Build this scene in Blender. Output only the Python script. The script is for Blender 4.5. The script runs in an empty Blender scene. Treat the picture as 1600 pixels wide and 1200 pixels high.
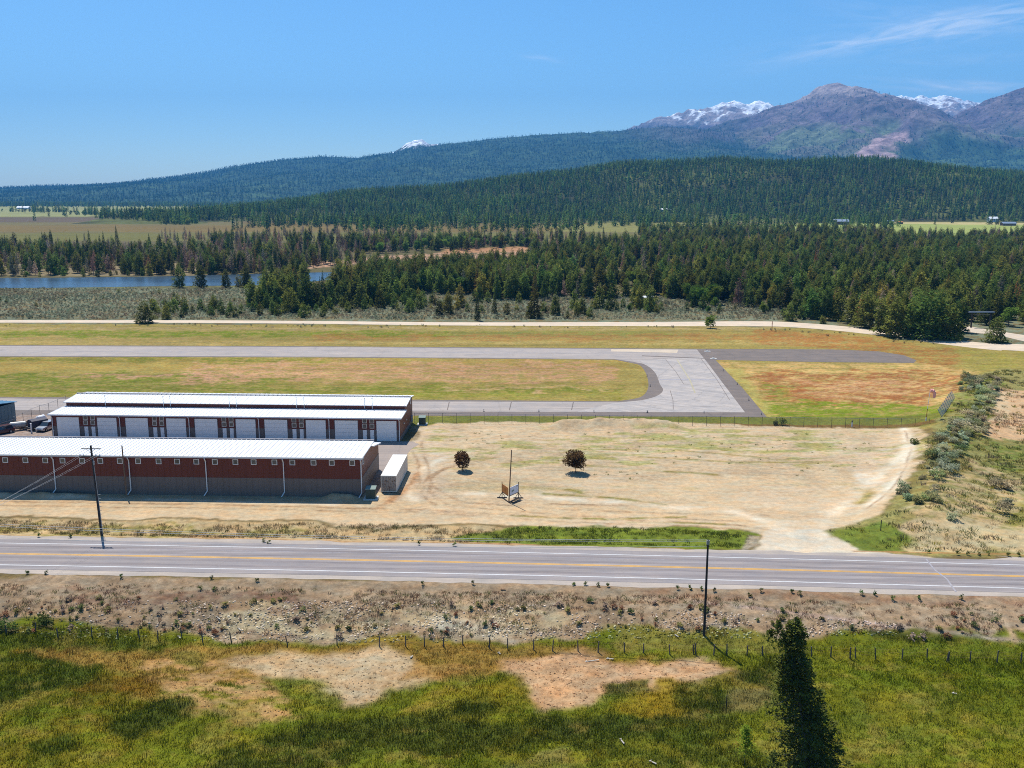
import bpy, math, random
import numpy as np
from mathutils import Vector

# ------------------------------------------------------------------ camera
sc = bpy.context.scene
FPX, HC = 1490.0, 45.0                       # focal length in photo pixels, drone height
TH_ = math.atan(295.0 / FPX)                 # pitch below the horizon
CT, ST = math.cos(TH_), math.sin(TH_)
cam = bpy.data.cameras.new("camera"); cam.lens = 36.0 * FPX / 1600; cam.sensor_width = 36
cam.clip_start = 0.5; cam.clip_end = 80000
co = bpy.data.objects.new("camera", cam); sc.collection.objects.link(co)
co.location = (0, 0, HC); co.rotation_euler = (math.pi / 2 - TH_, 0, 0)
sc.camera = co
sc.view_settings.view_transform = 'Standard'; sc.view_settings.look = 'None'
sc.view_settings.exposure = 0.38; sc.view_settings.gamma = 1.0
sc.cycles.max_bounces = 6; sc.cycles.diffuse_bounces = 2; sc.cycles.transparent_max_bounces = 8
sc.cycles.volume_bounces = 0; sc.cycles.filter_width = 1.0; sc.cycles.use_denoising = False; sc.cycles.denoiser = 'OPENIMAGEDENOISE'; sc.cycles.denoising_input_passes = 'RGB_ALBEDO_NORMAL'

# ------------------------------------------------------------------ sun and sky
SH = Vector((0.48, -0.88))                   # direction shadows fall
SUN_EL = math.radians(63)
sd = Vector((SH.x * math.cos(SUN_EL), SH.y * math.cos(SUN_EL), -math.sin(SUN_EL)))
sl = bpy.data.lights.new("sun", 'SUN'); sl.energy = 4.6; sl.angle = math.radians(0.53); sl.color = (1, .965, .9)
so = bpy.data.objects.new("sun", sl); sc.collection.objects.link(so)
so.rotation_euler = sd.to_track_quat('-Z', 'Y').to_euler(); so.location = (-50, 80, 200)
w = bpy.data.worlds.new("World"); sc.world = w; w.use_nodes = True
nt = w.node_tree; nt.nodes.clear()
def wn(t, **k):
    n = nt.nodes.new(t)
    for a, b in k.items(): setattr(n, a, b)
    return n
sky = wn('ShaderNodeTexSky', sky_type='NISHITA', sun_disc=False, sun_elevation=SUN_EL,
         sun_rotation=math.atan2(-SH.x, -SH.y), altitude=1500, air_density=1.0, dust_density=1.8, ozone_density=2.2)
bg = wn('ShaderNodeBackground'); wo = wn('ShaderNodeOutputWorld')
SKY_S = 0.118
bg.inputs['Strength'].default_value = SKY_S
tcw = wn('ShaderNodeTexCoord'); sp = wn('ShaderNodeSeparateXYZ')
nt.links.new(tcw.outputs['Generated'], sp.inputs[0])
def M(op, a, b=None, c=None):
    n = wn('ShaderNodeMath', operation=op)
    for i, v in enumerate((a, b, c)):
        if v is None: continue
        if isinstance(v, (int, float)): n.inputs[i].default_value = v
        else: nt.links.new(v, n.inputs[i])
    return n.outputs[0]
ymax = M('MAXIMUM', sp.outputs[1], 0.05)
AZ = M('DIVIDE', sp.outputs[0], ymax); EL = M('DIVIDE', sp.outputs[2], ymax)
def azel(px, py):
    u, v = (px - 800) / FPX, (600 - py) / FPX
    dy = CT + v * ST; dz = -ST + v * CT
    return u / dy, dz / dy
cl = None
for (x0, y0, x1, y1, wd, st) in [(1240, 84, 1700, 4, .0130, .50), (1380, 128, 1700, 148, .007, .38), (1240, 90, 1500, 20, .006, .35), (820, 88, 875, 95, .0028, .30),
                                 (1380, 100, 1640, 88, .006, .12), (1290, 20, 1620, 48, .02, .13), (1440, 140, 1560, 134, .004, .4)]:
    a0, e0 = azel(x0, y0); a1, e1 = azel(x1, y1)
    L = math.hypot(a1 - a0, e1 - e0); cx, cy = (a1 - a0) / L, (e1 - e0) / L
    am, em = (a0 + a1) / 2, (e0 + e1) / 2
    da = M('SUBTRACT', AZ, am); de = M('SUBTRACT', EL, em)
    s_ = M('ADD', M('MULTIPLY', da, cx), M('MULTIPLY', de, cy))
    t_ = M('SUBTRACT', M('MULTIPLY', de, cx), M('MULTIPLY', da, cy))
    cv = wn('ShaderNodeCombineXYZ')
    nt.links.new(M('MULTIPLY', s_, 16.0), cv.inputs[0]); nt.links.new(M('MULTIPLY', t_, 110.0), cv.inputs[1]); cv.inputs[2].default_value = x0 * .01
    nz = wn('ShaderNodeTexNoise'); nz.inputs['Scale'].default_value = 1.0; nz.inputs['Detail'].default_value = 7; nz.inputs['Distortion'].default_value = 1.2
    nt.links.new(cv.outputs[0], nz.inputs['Vector'])
    g = M('ADD', M('POWER', M('DIVIDE', s_, L * .5), 2.0), M('POWER', M('DIVIDE', t_, wd), 2.0))
    g = M('EXPONENT', M('MULTIPLY', g, -1.1))
    nn = M('MULTIPLY', M('MAXIMUM', M('SUBTRACT', nz.outputs[0], .34), 0.0), 2.6)
    m = M('MULTIPLY', M('MULTIPLY', g, nn), st)
    cl = m if cl is None else M('ADD', cl, m)
mx = wn('ShaderNodeMixRGB'); mx.inputs[2].default_value = (0.92 / SKY_S, 0.95 / SKY_S, 1.0 / SKY_S, 1)
hs = wn('ShaderNodeHueSaturation'); hs.inputs['Saturation'].default_value = 1.18
tn = wn('ShaderNodeMixRGB', blend_type='MULTIPLY'); tn.inputs[0].default_value = 1; tn.inputs[2].default_value = (.84, .98, 1.03, 1)
nt.links.new(sky.outputs[0], tn.inputs[1]); nt.links.new(tn.outputs[0], hs.inputs['Color'])
nt.links.new(M('MINIMUM', cl, 0.85), mx.inputs[0]); nt.links.new(hs.outputs[0], mx.inputs[1])
nt.links.new(mx.outputs[0], bg.inputs['Color']); nt.links.new(bg.outputs[0], wo.inputs['Surface'])

# ------------------------------------------------------------------ maths helpers
rng = np.random.default_rng(7); random.seed(7)
def ray(px, py):
    u, v = (px - 800) / FPX, (600 - py) / FPX
    return u, CT + v * ST, -ST + v * CT
def G(px, py, h=0.0):
    """ground point seen at a photo pixel, on a plane of height h"""
    dx, dy, dz = ray(px, py); t = (h - HC) / dz
    return (dx * t, dy * t)
def proj(x, y, z):
    zc = y * CT - (z - HC) * ST; yc = y * ST + (z - HC) * CT
    return 800 + FPX * x / zc, 600 - FPX * yc / zc
def height_at(P, py):
    v = (600 - py) / FPX
    return HC + P[1] * (v * CT - ST) / (CT + v * ST)
def _h(ix, iy, s):
    n = (ix.astype(np.int64) * 374761393 + iy.astype(np.int64) * 668265263 + s * 974711) & 0xffffffff
    n = ((n ^ (n >> 13)) * 1274126177) & 0xffffffff
    return ((n ^ (n >> 16)) & 0xffffff) / float(0xffffff)
def vnoise(x, y, s=0):
    ix, iy = np.floor(x), np.floor(y); fx, fy = x - ix, y - iy
    fx = fx * fx * (3 - 2 * fx); fy = fy * fy * (3 - 2 * fy)
    a, b = _h(ix, iy, s), _h(ix + 1, iy, s); c, d = _h(ix, iy + 1, s), _h(ix + 1, iy + 1, s)
    return (a + (b - a) * fx) * (1 - fy) + (c + (d - c) * fx) * fy
def fbm(x, y, s=0, o=5, g=.5):
    r = 0; a = 1; t = 0
    for i in range(o):
        r = r + a * vnoise(x * 2 ** i + 17 * i, y * 2 ** i - 9 * i, s + i); t += a; a *= g
    return r / t
def ss(a, b, x):
    t = np.clip((x - a) / (b - a), 0, 1); return t * t * (3 - 2 * t)
def lin(c): return tuple((v / 255 / 12.92) if v / 255 <= .04045 else ((v / 255 + .055) / 1.055) ** 2.4 for v in c)
KALB = 1 / 1.42
def S(*c, k=KALB): return np.array([min(v * k, .86) for v in lin(c)])

# ------------------------------------------------------------------ road line and terrain
ROADPX = [(0, 865.6), (300, 870), (600, 876), (800, 880.5), (1100, 888), (1350, 894.2), (1600, 900.6)]
_rp = np.array([G(*p) for p in ROADPX]); RC = np.polyfit(_rp[:, 0], _rp[:, 1], 2)
def road_y(x):
    x = np.clip(x, -140, 140); return np.polyval(RC, x)
MOUND = np.array([G(880, 667), G(930, 664), G(985, 664), G(1045, 667)])
BERM = np.array([G(1522, 600), G(1512, 650), G(1490, 690), G(1470, 745), G(1440, 810)])
def seg_dist(x, y, pts):
    d = np.full(np.shape(x), 1e9)
    for (a, b) in zip(pts[:-1], pts[1:]):
        vx, vy = b[0] - a[0], b[1] - a[1]
        t = np.clip(((x - a[0]) * vx + (y - a[1]) * vy) / (vx * vx + vy * vy + 1e-9), 0, 1)
        d = np.minimum(d, np.hypot(x - a[0] - t * vx, y - a[1] - t * vy))
    return d
def TH(x, y):
    x = np.asarray(x, float); y = np.asarray(y, float)
    d = road_y(x) - y
    h = -2.3 * ss(8.5, 19.5, d)
    m = ss(9, 16, d)
    h = h + m * (fbm(x * .35, y * .35, 3, 4) - .5) * .55 + ss(18, 30, d) * (fbm(x * .07, y * .07, 5, 3) - .5) * 1.5
    h = h - .35 * ss(6.8, 8.5, d) * (1 - m)
    # shallow ditch between highway and the dirt lot
    dn = -d; drive = np.exp(-((x - 31) / 9.0) ** 4)
    h = h - .45 * ss(6.5, 9, dn) * (1 - ss(10, 13.5, dn)) * (1 - drive)
    dm = seg_dist(x, y, MOUND)
    h = h + 1.25 * np.exp(-(dm / 2.3) ** 2) * (.65 + .7 * fbm(x * .4, y * .4, 9, 3))
    db = seg_dist(x, y, BERM)
    h = h + (1.9 * np.exp(-(db / 7.0) ** 2)) * (.8 + .5 * fbm(x * .15, y * .15, 12, 3))
    dl = seg_dist(x, y, PILE)
    h = h + .75 * np.exp(-(dl / 1.1) ** 2) * fbm(x * .5, y * .5, 4, 3)
    dp = seg_dist(x, y, PILE2)
    h = h + .8 * np.exp(-(dp / 1.2) ** 2)
    return h
PILE = np.array([G(-60, 776), G(30, 774), G(70, 775), G(135, 777)])
PILE2 = np.array([G(520, 779), G(545, 780)])
def GT(px, py):
    h = 0.0
    for _ in range(12):
        p = G(px, py, h); h = .5 * h + .5 * float(TH(p[0], p[1]))
    p = G(px, py, h); return (p[0], p[1])

# ------------------------------------------------------------------ materials
def mat(name):
    m = bpy.data.materials.new(name); m.use_nodes = True; m.node_tree.nodes.clear(); return m
class NB:
    def __init__(s, m): s.t = m.node_tree
    def n(s, typ, **k):
        o = s.t.nodes.new(typ)
        for a, b in k.items(): setattr(o, a, b)
        return o
    def l(s, a, b): s.t.links.new(a, b)
    def m(s, op, a, b=None, c=None):
        n = s.n('ShaderNodeMath', operation=op)
        for i, v in enumerate((a, b, c)):
            if v is None: continue
            if isinstance(v, (int, float)): n.inputs[i].default_value = v
            else: s.l(v, n.inputs[i])
        return n.outputs[0]
    def noise(s, vec, scale, detail=4, rough=.55, out=0):
        n = s.n('ShaderNodeTexNoise'); n.inputs['Scale'].default_value = scale; n.inputs['Detail'].default_value = detail; n.inputs['Roughness'].default_value = rough
        s.l(vec, n.inputs['Vector']); return n.outputs[out]
    def ramp(s, v, a, b, c=0., d=1.):
        n = s.n('ShaderNodeMapRange'); s.l(v, n.inputs[0])
        for i, q in enumerate((a, b, c, d)): n.inputs[i + 1].default_value = q
        return n.outputs[0]
    def mul(s, col, f):
        n = s.n('ShaderNodeMixRGB', blend_type='MULTIPLY'); n.inputs[0].default_value = 1
        s.l(col, n.inputs[1]); s.l(f, n.inputs[2]); return n.outputs[0]
    def mix(s, f, a, b):
        n = s.n('ShaderNodeMixRGB')
        if isinstance(f, (int, float)): n.inputs[0].default_value = f
        else: s.l(f, n.inputs[0])
        for i, v in ((1, a), (2, b)):
            if hasattr(v, 'links'): s.l(v, n.inputs[i])
            else: n.inputs[i].default_value = (*v[:3], 1)
        return n.outputs[0]
    def bsdf(s, col, rough=.9, spec=.2, metal=0, bump=None, bstr=.3, bdist=.1):
        b = s.n('ShaderNodeBsdfPrincipled'); o = s.n('ShaderNodeOutputMaterial')
        if hasattr(col, 'links'): s.l(col, b.inputs['Base Color'])
        else: b.inputs['Base Color'].default_value = (*col[:3], 1)
        if hasattr(rough, 'links'): s.l(rough, b.inputs['Roughness'])
        else: b.inputs['Roughness'].default_value = rough
        b.inputs['Specular IOR Level'].default_value = spec; b.inputs['Metallic'].default_value = metal
        if bump is not None:
            bp = s.n('ShaderNodeBump'); bp.inputs['Strength'].default_value = bstr; bp.inputs['Distance'].default_value = bdist
            s.l(bump, bp.inputs['Height']); s.l(bp.outputs[0], b.inputs['Normal'])
        s.l(b.outputs[0], o.inputs['Surface']); return b
    def pos(s): return s.n('ShaderNodeNewGeometry').outputs['Position']
    def sc(s, vec, x, y, z):
        n = s.n('ShaderNodeMapping'); n.inputs['Scale'].default_value = (x, y, z); s.l(vec, n.inputs['Vector']); return n.outputs[0]

def plain(name, c, rough=.7, spec=.3, metal=0, var=.12, scale=2.0, stretch=(1, 1, 1), bump=0):
    m = mat(name); b = NB(m); tc = b.n('ShaderNodeTexCoord').outputs['Object']
    n = b.noise(b.sc(tc, *stretch), scale, 5)
    f = b.ramp(n, .3, .7, 1 - var, 1 + var)
    col = b.mul(b.mix(0, c, c), f)
    b.bsdf(col, rough, spec, metal, n if bump else None, bump or .3, .03)
    return m
def ground_mat():
    m = mat("ground_soil_grass"); b = NB(m); P = b.pos()
    a = b.n('ShaderNodeAttribute', attribute_name='col').outputs['Color']
    n1 = b.noise(P, 1.1, 6, .7); n2 = b.noise(P, .16, 5, .6); n3 = b.noise(b.sc(P, .05, .35, 1), 1.0, 5, .6)
    f = b.m('MULTIPLY', b.ramp(n1, .3, .7, .62, 1.38), b.ramp(n2, .3, .7, .82, 1.18))
    f = b.m('MULTIPLY', f, b.ramp(n3, .3, .7, .95, 1.05))
    fine = b.noise(P, 5.0, 3, .8); f = b.m('MULTIPLY', f, b.ramp(fine, .3, .7, .80, 1.20))
    bw = b.n('ShaderNodeRGBToBW'); b.l(a, bw.inputs[0]); amp = b.ramp(bw.outputs[0], .24, .40, 1.0, .38)
    f = b.m('ADD', 1.0, b.m('MULTIPLY', b.m('SUBTRACT', f, 1.0), amp))
    # hue wander between yellowish and reddish
    hue = b.noise(b.sc(P, .7, 1.3, 1), .5, 4, .6)
    c = b.mul(a, f)
    tintA = b.mix(b.ramp(hue, .35, .65), (1.08, .98, .86), (.93, 1.02, 1.06))
    c = b.mul(c, tintA)
    b.bsdf(c, .95, .08, bump=n1, bstr=.5, bdist=.25); return m
def asphalt_mat(name, c, var=.13, crack=.0, streak=.1, ang=0.0):
    m = mat(name); b = NB(m); P = b.pos()
    mp = b.n('ShaderNodeMapping'); mp.inputs['Rotation'].default_value = (0, 0, ang); b.l(P, mp.inputs['Vector'])
    Q = mp.outputs[0]
    n1 = b.noise(b.sc(Q, .03, 1.1, 1), 1.0, 5, .6); n2 = b.noise(Q, .25, 6, .65); n3 = b.noise(Q, 4.0, 3, .8)
    f = b.m('MULTIPLY', b.ramp(n1, .3, .7, 1 - streak, 1 + streak), b.ramp(n2, .3, .7, 1 - var, 1 + var))
    f = b.m('MULTIPLY', f, b.ramp(n3, .3, .7, .95, 1.05))
    if crack:
        v = b.n('ShaderNodeTexVoronoi', feature='DISTANCE_TO_EDGE'); v.inputs['Scale'].default_value = .09
        dn = b.n('ShaderNodeMixRGB', blend_type='ADD'); dn.inputs[0].default_value = 1
        nz = b.n('ShaderNodeTexNoise'); nz.inputs['Scale'].default_value = .6; b.l(Q, nz.inputs['Vector'])
        b.l(Q, dn.inputs[1]); b.l(nz.outputs[1], dn.inputs[2]); b.l(dn.outputs[0], v.inputs['Vector'])
        k = b.ramp(v.outputs[0], .004, .016, 1 - crack, 1.0); f = b.m('MULTIPLY', f, k)
    c = b.mul(b.mix(b.ramp(n2, .4, .6), c, tuple(np.array(c) * (1.04, 1.0, .95))), f)
    b.bsdf(c, .88, .2, bump=n3, bstr=.25, bdist=.02); return m
def leaf_mat(name, c1, c2, trans=.18, sat=1.0):
    m = mat(name); b = NB(m)
    oi = b.n('ShaderNodeObjectInfo').outputs['Random']
    a = b.n('ShaderNodeAttribute', attribute_name='clump').outputs['Fac']
    col = b.mix(oi, c1, c2); col = b.mul(col, b.ramp(a, 0, 1, .62, 1.42))
    lo_ = b.n('ShaderNodeObjectInfo').outputs['Location']; big = b.noise(lo_, .016, 3, .6); big2 = b.noise(lo_, .03, 2, .5)
    col = b.mul(col, b.ramp(big, .35, .65, .70, 1.30)); col = b.mul(col, b.mix(b.ramp(big2, .38, .62), (1.12, .98, .92), (.92, 1.03, .98)))
    r2 = b.m('FRACT', b.m('MULTIPLY', oi, 7.31)); col = b.mul(col, b.ramp(r2, 0, 1, .62, 1.45)); r3 = b.m('FRACT', b.m('MULTIPLY', oi, 23.7)); col = b.mul(col, b.mix(r3, (1.16, .96, .90), (.86, 1.04, 1.0)))
    d = b.n('ShaderNodeBsdfDiffuse'); t = b.n('ShaderNodeBsdfTranslucent'); mxs = b.n('ShaderNodeMixShader'); mxs.inputs[0].default_value = trans
    b.l(col, d.inputs[0]); b.l(col, t.inputs[0]); b.l(d.outputs[0], mxs.inputs[1]); b.l(t.outputs[0], mxs.inputs[2])
    o = b.n('ShaderNodeOutputMaterial'); b.l(mxs.outputs[0], o.inputs[0]); return m
def tint_mat(name, lo=.6, hi=1.45, trans=.15):
    m = mat(name); b = NB(m)
    t = b.n('ShaderNodeAttribute', attribute_name='tint', attribute_type='INSTANCER').outputs['Color']
    oi = b.n('ShaderNodeObjectInfo').outputs['Random']
    a = b.n('ShaderNodeAttribute', attribute_name='clump').outputs['Fac']
    col = b.mul(b.mul(t, b.ramp(oi, 0, 1, lo, hi)), b.ramp(a, 0, 1, .7, 1.3))
    d = b.n('ShaderNodeBsdfDiffuse'); tr = b.n('ShaderNodeBsdfTranslucent'); mxs = b.n('ShaderNodeMixShader'); mxs.inputs[0].default_value = trans
    b.l(col, d.inputs[0]); b.l(col, tr.inputs[0]); b.l(d.outputs[0], mxs.inputs[1]); b.l(tr.outputs[0], mxs.inputs[2])
    o = b.n('ShaderNodeOutputMaterial'); b.l(mxs.outputs[0], o.inputs[0]); return m

MT = dict(
    ground=ground_mat(),
    asphalt=asphalt_mat("highway_asphalt", S(162, 154, 152), .07, .05, .20, math.radians(-2)),
    wheelworn=asphalt_mat("worn_asphalt", S(150, 141, 140), .10, .0, .22),
    shoulder=asphalt_mat("road_shoulder", S(188, 176, 164), .14, 0, .10),
    runway=asphalt_mat("runway_asphalt", S(180, 170, 163), .10, .10, .20),
    apron=asphalt_mat("taxiway_concrete", S(188, 180, 174), .16, .16, .14, .6),
    dark=asphalt_mat("dark_asphalt", S(132, 121, 114), .14, .12, .12),
    trackdirt=asphalt_mat("gravel_track", S(228, 208, 182), .10, 0, .14),
    drive=asphalt_mat("driveway_gravel", S(220, 202, 178), .10, 0, .10),
    yard=asphalt_mat("yard_asphalt", S(172, 158, 148), .10, .10, .10),
    white=plain("white_paint", S(225, 222, 218), .6, .3, var=.12, scale=1.2),
    faint=plain("worn_line_paint", S(176, 170, 172), .7, .2, var=.2, scale=1.2),
    yellow=plain("yellow_paint", S(236, 178, 74), .6, .3, var=.14, scale=1.0),
    fadeyel=plain("faded_yellow_paint", S(196, 184, 150), .7, .2, var=.2, scale=1.0),
    maroon=plain("maroon_metal_siding", S(112, 50, 38, k=1 / 1.2), .5, .35, var=.07, scale=.6, stretch=(1, 1, .1)),
    grey=plain("grey_metal_wainscot", S(116, 106, 102, k=1 / 1.2), .5, .35, var=.07, scale=.6, stretch=(1, 1, .1)),
    roof=plain("white_metal_roof", (.76, .76, .75), .42, .5, var=.04, scale=.25),
    whitetrim=plain("white_trim", (.74, .74, .74), .5, .4, var=.04),
    door=plain("white_door_panel", (.86, .86, .84), .5, .4, var=.03, scale=.5),
    glass=plain("window_glass", (.06, .065, .065), .12, .8, var=.5, scale=.7),
    frame=plain("window_frame_cream", (.66, .62, .52), .6, .3, var=.05),
    container=plain("container_cream_paint", (.66, .60, .51), .6, .3, var=.10, scale=.9, stretch=(1, 1, .4)),
    containertop=plain("container_roof_paint", (.78, .77, .72), .6, .3, var=.05),
    rust=plain("rusty_steel", (.22, .12, .07), .8, .2, var=.3, scale=3),
    green=plain("transformer_green", (.035, .06, .05), .5, .4, var=.08),
    pad=plain("concrete_pad", (.55, .53, .49), .9, .2, var=.08),
    darkwood=plain("tarred_pole_wood", (.045, .04, .038), .85, .2, var=.3, scale=3, stretch=(1, 1, .1)),
    brownwood=plain("weathered_brown_wood", (.20, .13, .085), .85, .2, var=.25, scale=3, stretch=(1, 1, .1)),
    greywood=plain("weathered_grey_wood", (.12, .105, .09), .9, .2, var=.3, scale=3, stretch=(1, 1, .1)),
    wire=plain("aluminium_wire", (.55, .55, .55), .5, .5, var=.02),
    galv=plain("galvanised_steel", (.30, .31, .32), .5, .5, metal=.3, var=.06),
    darkmetal=plain("dark_metal", (.05, .05, .055), .5, .4, var=.1),
    orange=plain("orange_painted_board", (.42, .17, .04), .7, .3, var=.15, scale=2),
    signwhite=plain("pale_blue_sign_board", (.60, .64, .74), .6, .3, var=.08, scale=2),
    silver=plain("silver_car_paint", (.42, .43, .45), .25, .6, metal=.4, var=.02),
    carblack=plain("dark_red_car_paint", (.06, .015, .015), .3, .6, var=.02),
    carglass=plain("car_glass", (.02, .03, .04), .05, .9, var=.02),
    tyre=plain("tyre_rubber", (.02, .02, .02), .9, .1, var=.1),
    teal=plain("teal_metal_siding", S(104, 126, 130, k=1 / 1.1), .5, .35, var=.1, scale=.6, stretch=(1, 1, .1)),
    blueroof=plain("light_blue_metal_roof", S(120, 175, 205), .4, .5, var=.05),
    sock=plain("faded_orange_fabric", (.95, .42, .36), .8, .2, var=.1),
    bark=plain("pine_bark", (.13, .095, .07), .9, .1, var=.3, scale=3),
    greybark=plain("dead_grey_bark", (.20, .18, .17), .9, .1, var=.3, scale=3),
    rock=plain("pale_rock", S(190, 172, 150), .9, .2, var=.2, scale=2),
    bluegrey=plain("blue_grey_metal_roof", S(150, 165, 185), .5, .4, var=.05),
    brownwall=plain("brown_cabin_wall", (.16, .10, .07), .8, .2, var=.2),
    bluepanel=plain("blue_grey_corrugated_panel", S(176, 186, 200), .5, .4, var=.08),
    sunwood=plain("sun_bleached_wood", (.42, .38, .32), .9, .1, var=.2),
    red=plain("red_marker_paint", (.38, .06, .04), .6, .3, var=.1),
)
LM = dict(
    pine=leaf_mat("pine_needles", S(120, 122, 58, k=1), S(88, 106, 54, k=1), .36),
    spruce=leaf_mat("spruce_needles", S(84, 102, 58, k=.95), S(98, 110, 58, k=.95), .3),
    dead=leaf_mat("bare_grey_twigs", S(166, 142, 136, k=.8), S(140, 126, 104, k=.8), .25),
    broad=leaf_mat("fresh_green_leaves", S(132, 152, 66), S(108, 138, 62), .35),
    rusty=leaf_mat("rusty_needles", S(150, 108, 72, k=.85), S(126, 104, 66, k=.85), .2),
    purple=leaf_mat("purple_plum_leaves", S(128, 96, 68), S(112, 96, 62), .4),
    front=leaf_mat("dark_spruce_needles", S(92, 94, 44, k=.75), S(92, 94, 44, k=.75), .28),
    sapling=leaf_mat("bright_sapling_leaves", S(165, 190, 70), S(165, 190, 70), .4),
    farcon=leaf_mat("hill_conifer_needles", S(118, 136, 66, k=1), S(80, 108, 62, k=1), .3),
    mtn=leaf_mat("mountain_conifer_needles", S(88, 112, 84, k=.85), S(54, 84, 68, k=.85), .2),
    sage=leaf_mat("sage_leaves", S(168, 166, 142), S(146, 148, 122), .3),
    sagedark=leaf_mat("dark_sage_leaves", S(168, 162, 140, k=.95), S(130, 136, 88, k=.95), .3),
    weed=tint_mat("weed_stems", .8, 1.5, .3), grass=tint_mat("grass_blades", .75, 1.35, .4), stone=tint_mat("loose_stone", .6, 1.4, 0),
    bush=leaf_mat("green_bush_leaves", S(84, 104, 50, k=.9), S(92, 104, 54, k=.9), .25),
)
C = sc.collection
def tag(o, label=None, cat=None, group=None, kind=None):
    if label: o['label'] = label
    if cat: o['category'] = cat
    if group: o['group'] = group
    if kind: o['kind'] = kind
    return o
def empty(name, loc, rz=0.0, label=None, cat=None, group=None):
    o = bpy.data.objects.new(name, None); o.empty_display_size = .5; C.objects.link(o)
    o.location = loc; o.rotation_euler = (0, 0, rz); return tag(o, label, cat, group)
def mesh_np(name, V, F, mats=(), midx=None, clump=None):
    """V (n,3); F (m,k) one face size, or list of such arrays"""
    if not isinstance(F, list): F = [F]
    me = bpy.data.meshes.new(name)
    V = np.asarray(V, np.float32); me.vertices.add(len(V)); me.vertices.foreach_set('co', V.ravel())
    loops = np.concatenate([f.ravel() for f in F]).astype(np.int32)
    cnt = np.concatenate([np.full(len(f), f.shape[1]) for f in F])
    st = np.concatenate([[0], np.cumsum(cnt)[:-1]]).astype(np.int32)
    me.loops.add(len(loops)); me.loops.foreach_set('vertex_index', loops)
    me.polygons.add(len(cnt)); me.polygons.foreach_set('loop_start', st)
    for m in mats: me.materials.append(m)
    if midx is not None: me.polygons.foreach_set('material_index', np.asarray(midx, np.int32))
    if clump is not None:
        a = me.attributes.new('clump', 'FLOAT', 'POINT'); a.data.foreach_set('value', np.asarray(clump, np.float32))
    me.update(calc_edges=True); return me
def link(name, me, parent=None):
    o = bpy.data.objects.new(name, me); C.objects.link(o)
    if parent: o.parent = parent
    return o
class MB:
    def __init__(s): s.v = []; s.f = []
    def quad(s, *p):
        i = len(s.v); s.v += [tuple(q) for q in p]; s.f.append(tuple(range(i, i + len(p)))); return s
    def box(s, x0, x1, y0, y1, z0, z1):
        i = len(s.v)
        s.v += [(x0, y0, z0), (x1, y0, z0), (x1, y1, z0), (x0, y1, z0), (x0, y0, z1), (x1, y0, z1), (x1, y1, z1), (x0, y1, z1)]
        s.f += [tuple(i + k for k in q) for q in ((0, 3, 2, 1), (4, 5, 6, 7), (0, 1, 5, 4), (1, 2, 6, 5), (2, 3, 7, 6), (3, 0, 4, 7))]; return s
    def prism(s, prof, a0, a1):
        """profile of (y,z) points extruded along x"""
        n = len(prof); i = len(s.v)
        s.v += [(a0, y, z) for y, z in prof] + [(a1, y, z) for y, z in prof]
        s.f += [tuple(range(i, i + n)), tuple(range(i + 2 * n - 1, i + n - 1, -1))]
        for k in range(n):
            j = (k + 1) % n; s.f.append((i + k, i + n + k, i + n + j, i + j))
        return s
    def tube(s, p, q, r0, r1=None, n=6):
        r1 = r0 if r1 is None else r1; p, q = Vector(p), Vector(q); d = (q - p).normalized()
        a = d.orthogonal().normalized(); b = d.cross(a); i = len(s.v)
        for (c, r) in ((p, r0), (q, r1)):
            for k in range(n):
                t = 2 * math.pi * k / n; s.v.append(tuple(c + a * (r * math.cos(t)) + b * (r * math.sin(t))))
        for k in range(n):
            j = (k + 1) % n; s.f.append((i + k, i + j, i + n + j, i + n + k))
        s.f += [tuple(range(i + n - 1, i - 1, -1)), tuple(range(i + n, i + 2 * n))]; return s
    def path(s, pts, r, n=5):
        for a, b in zip(pts[:-1], pts[1:]): s.tube(a, b, r, r, n)
        return s
    def ring(s, c, r, h, n=14, axis='z', r2=None):
        r2 = r if r2 is None else r2
        if axis == 'x': return s.tube((c[0] - h / 2, c[1], c[2]), (c[0] + h / 2, c[1], c[2]), r, r2, n)
        if axis == 'y': return s.tube((c[0], c[1] - h / 2, c[2]), (c[0], c[1] + h / 2, c[2]), r, r2, n)
        return s.tube((c[0], c[1], c[2] - h / 2), (c[0], c[1], c[2] + h / 2), r, r2, n)
    def build(s, name, m, parent=None, bevel=0):
        me = bpy.data.meshes.new(name); me.from_pydata(s.v, [], s.f); me.materials.append(m); me.update()
        o = link(name, me, parent)
        if bevel:
            b = o.modifiers.new('bevel', 'BEVEL'); b.width = bevel; b.segments = 2; b.limit_method = 'ANGLE'
        return o

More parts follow.
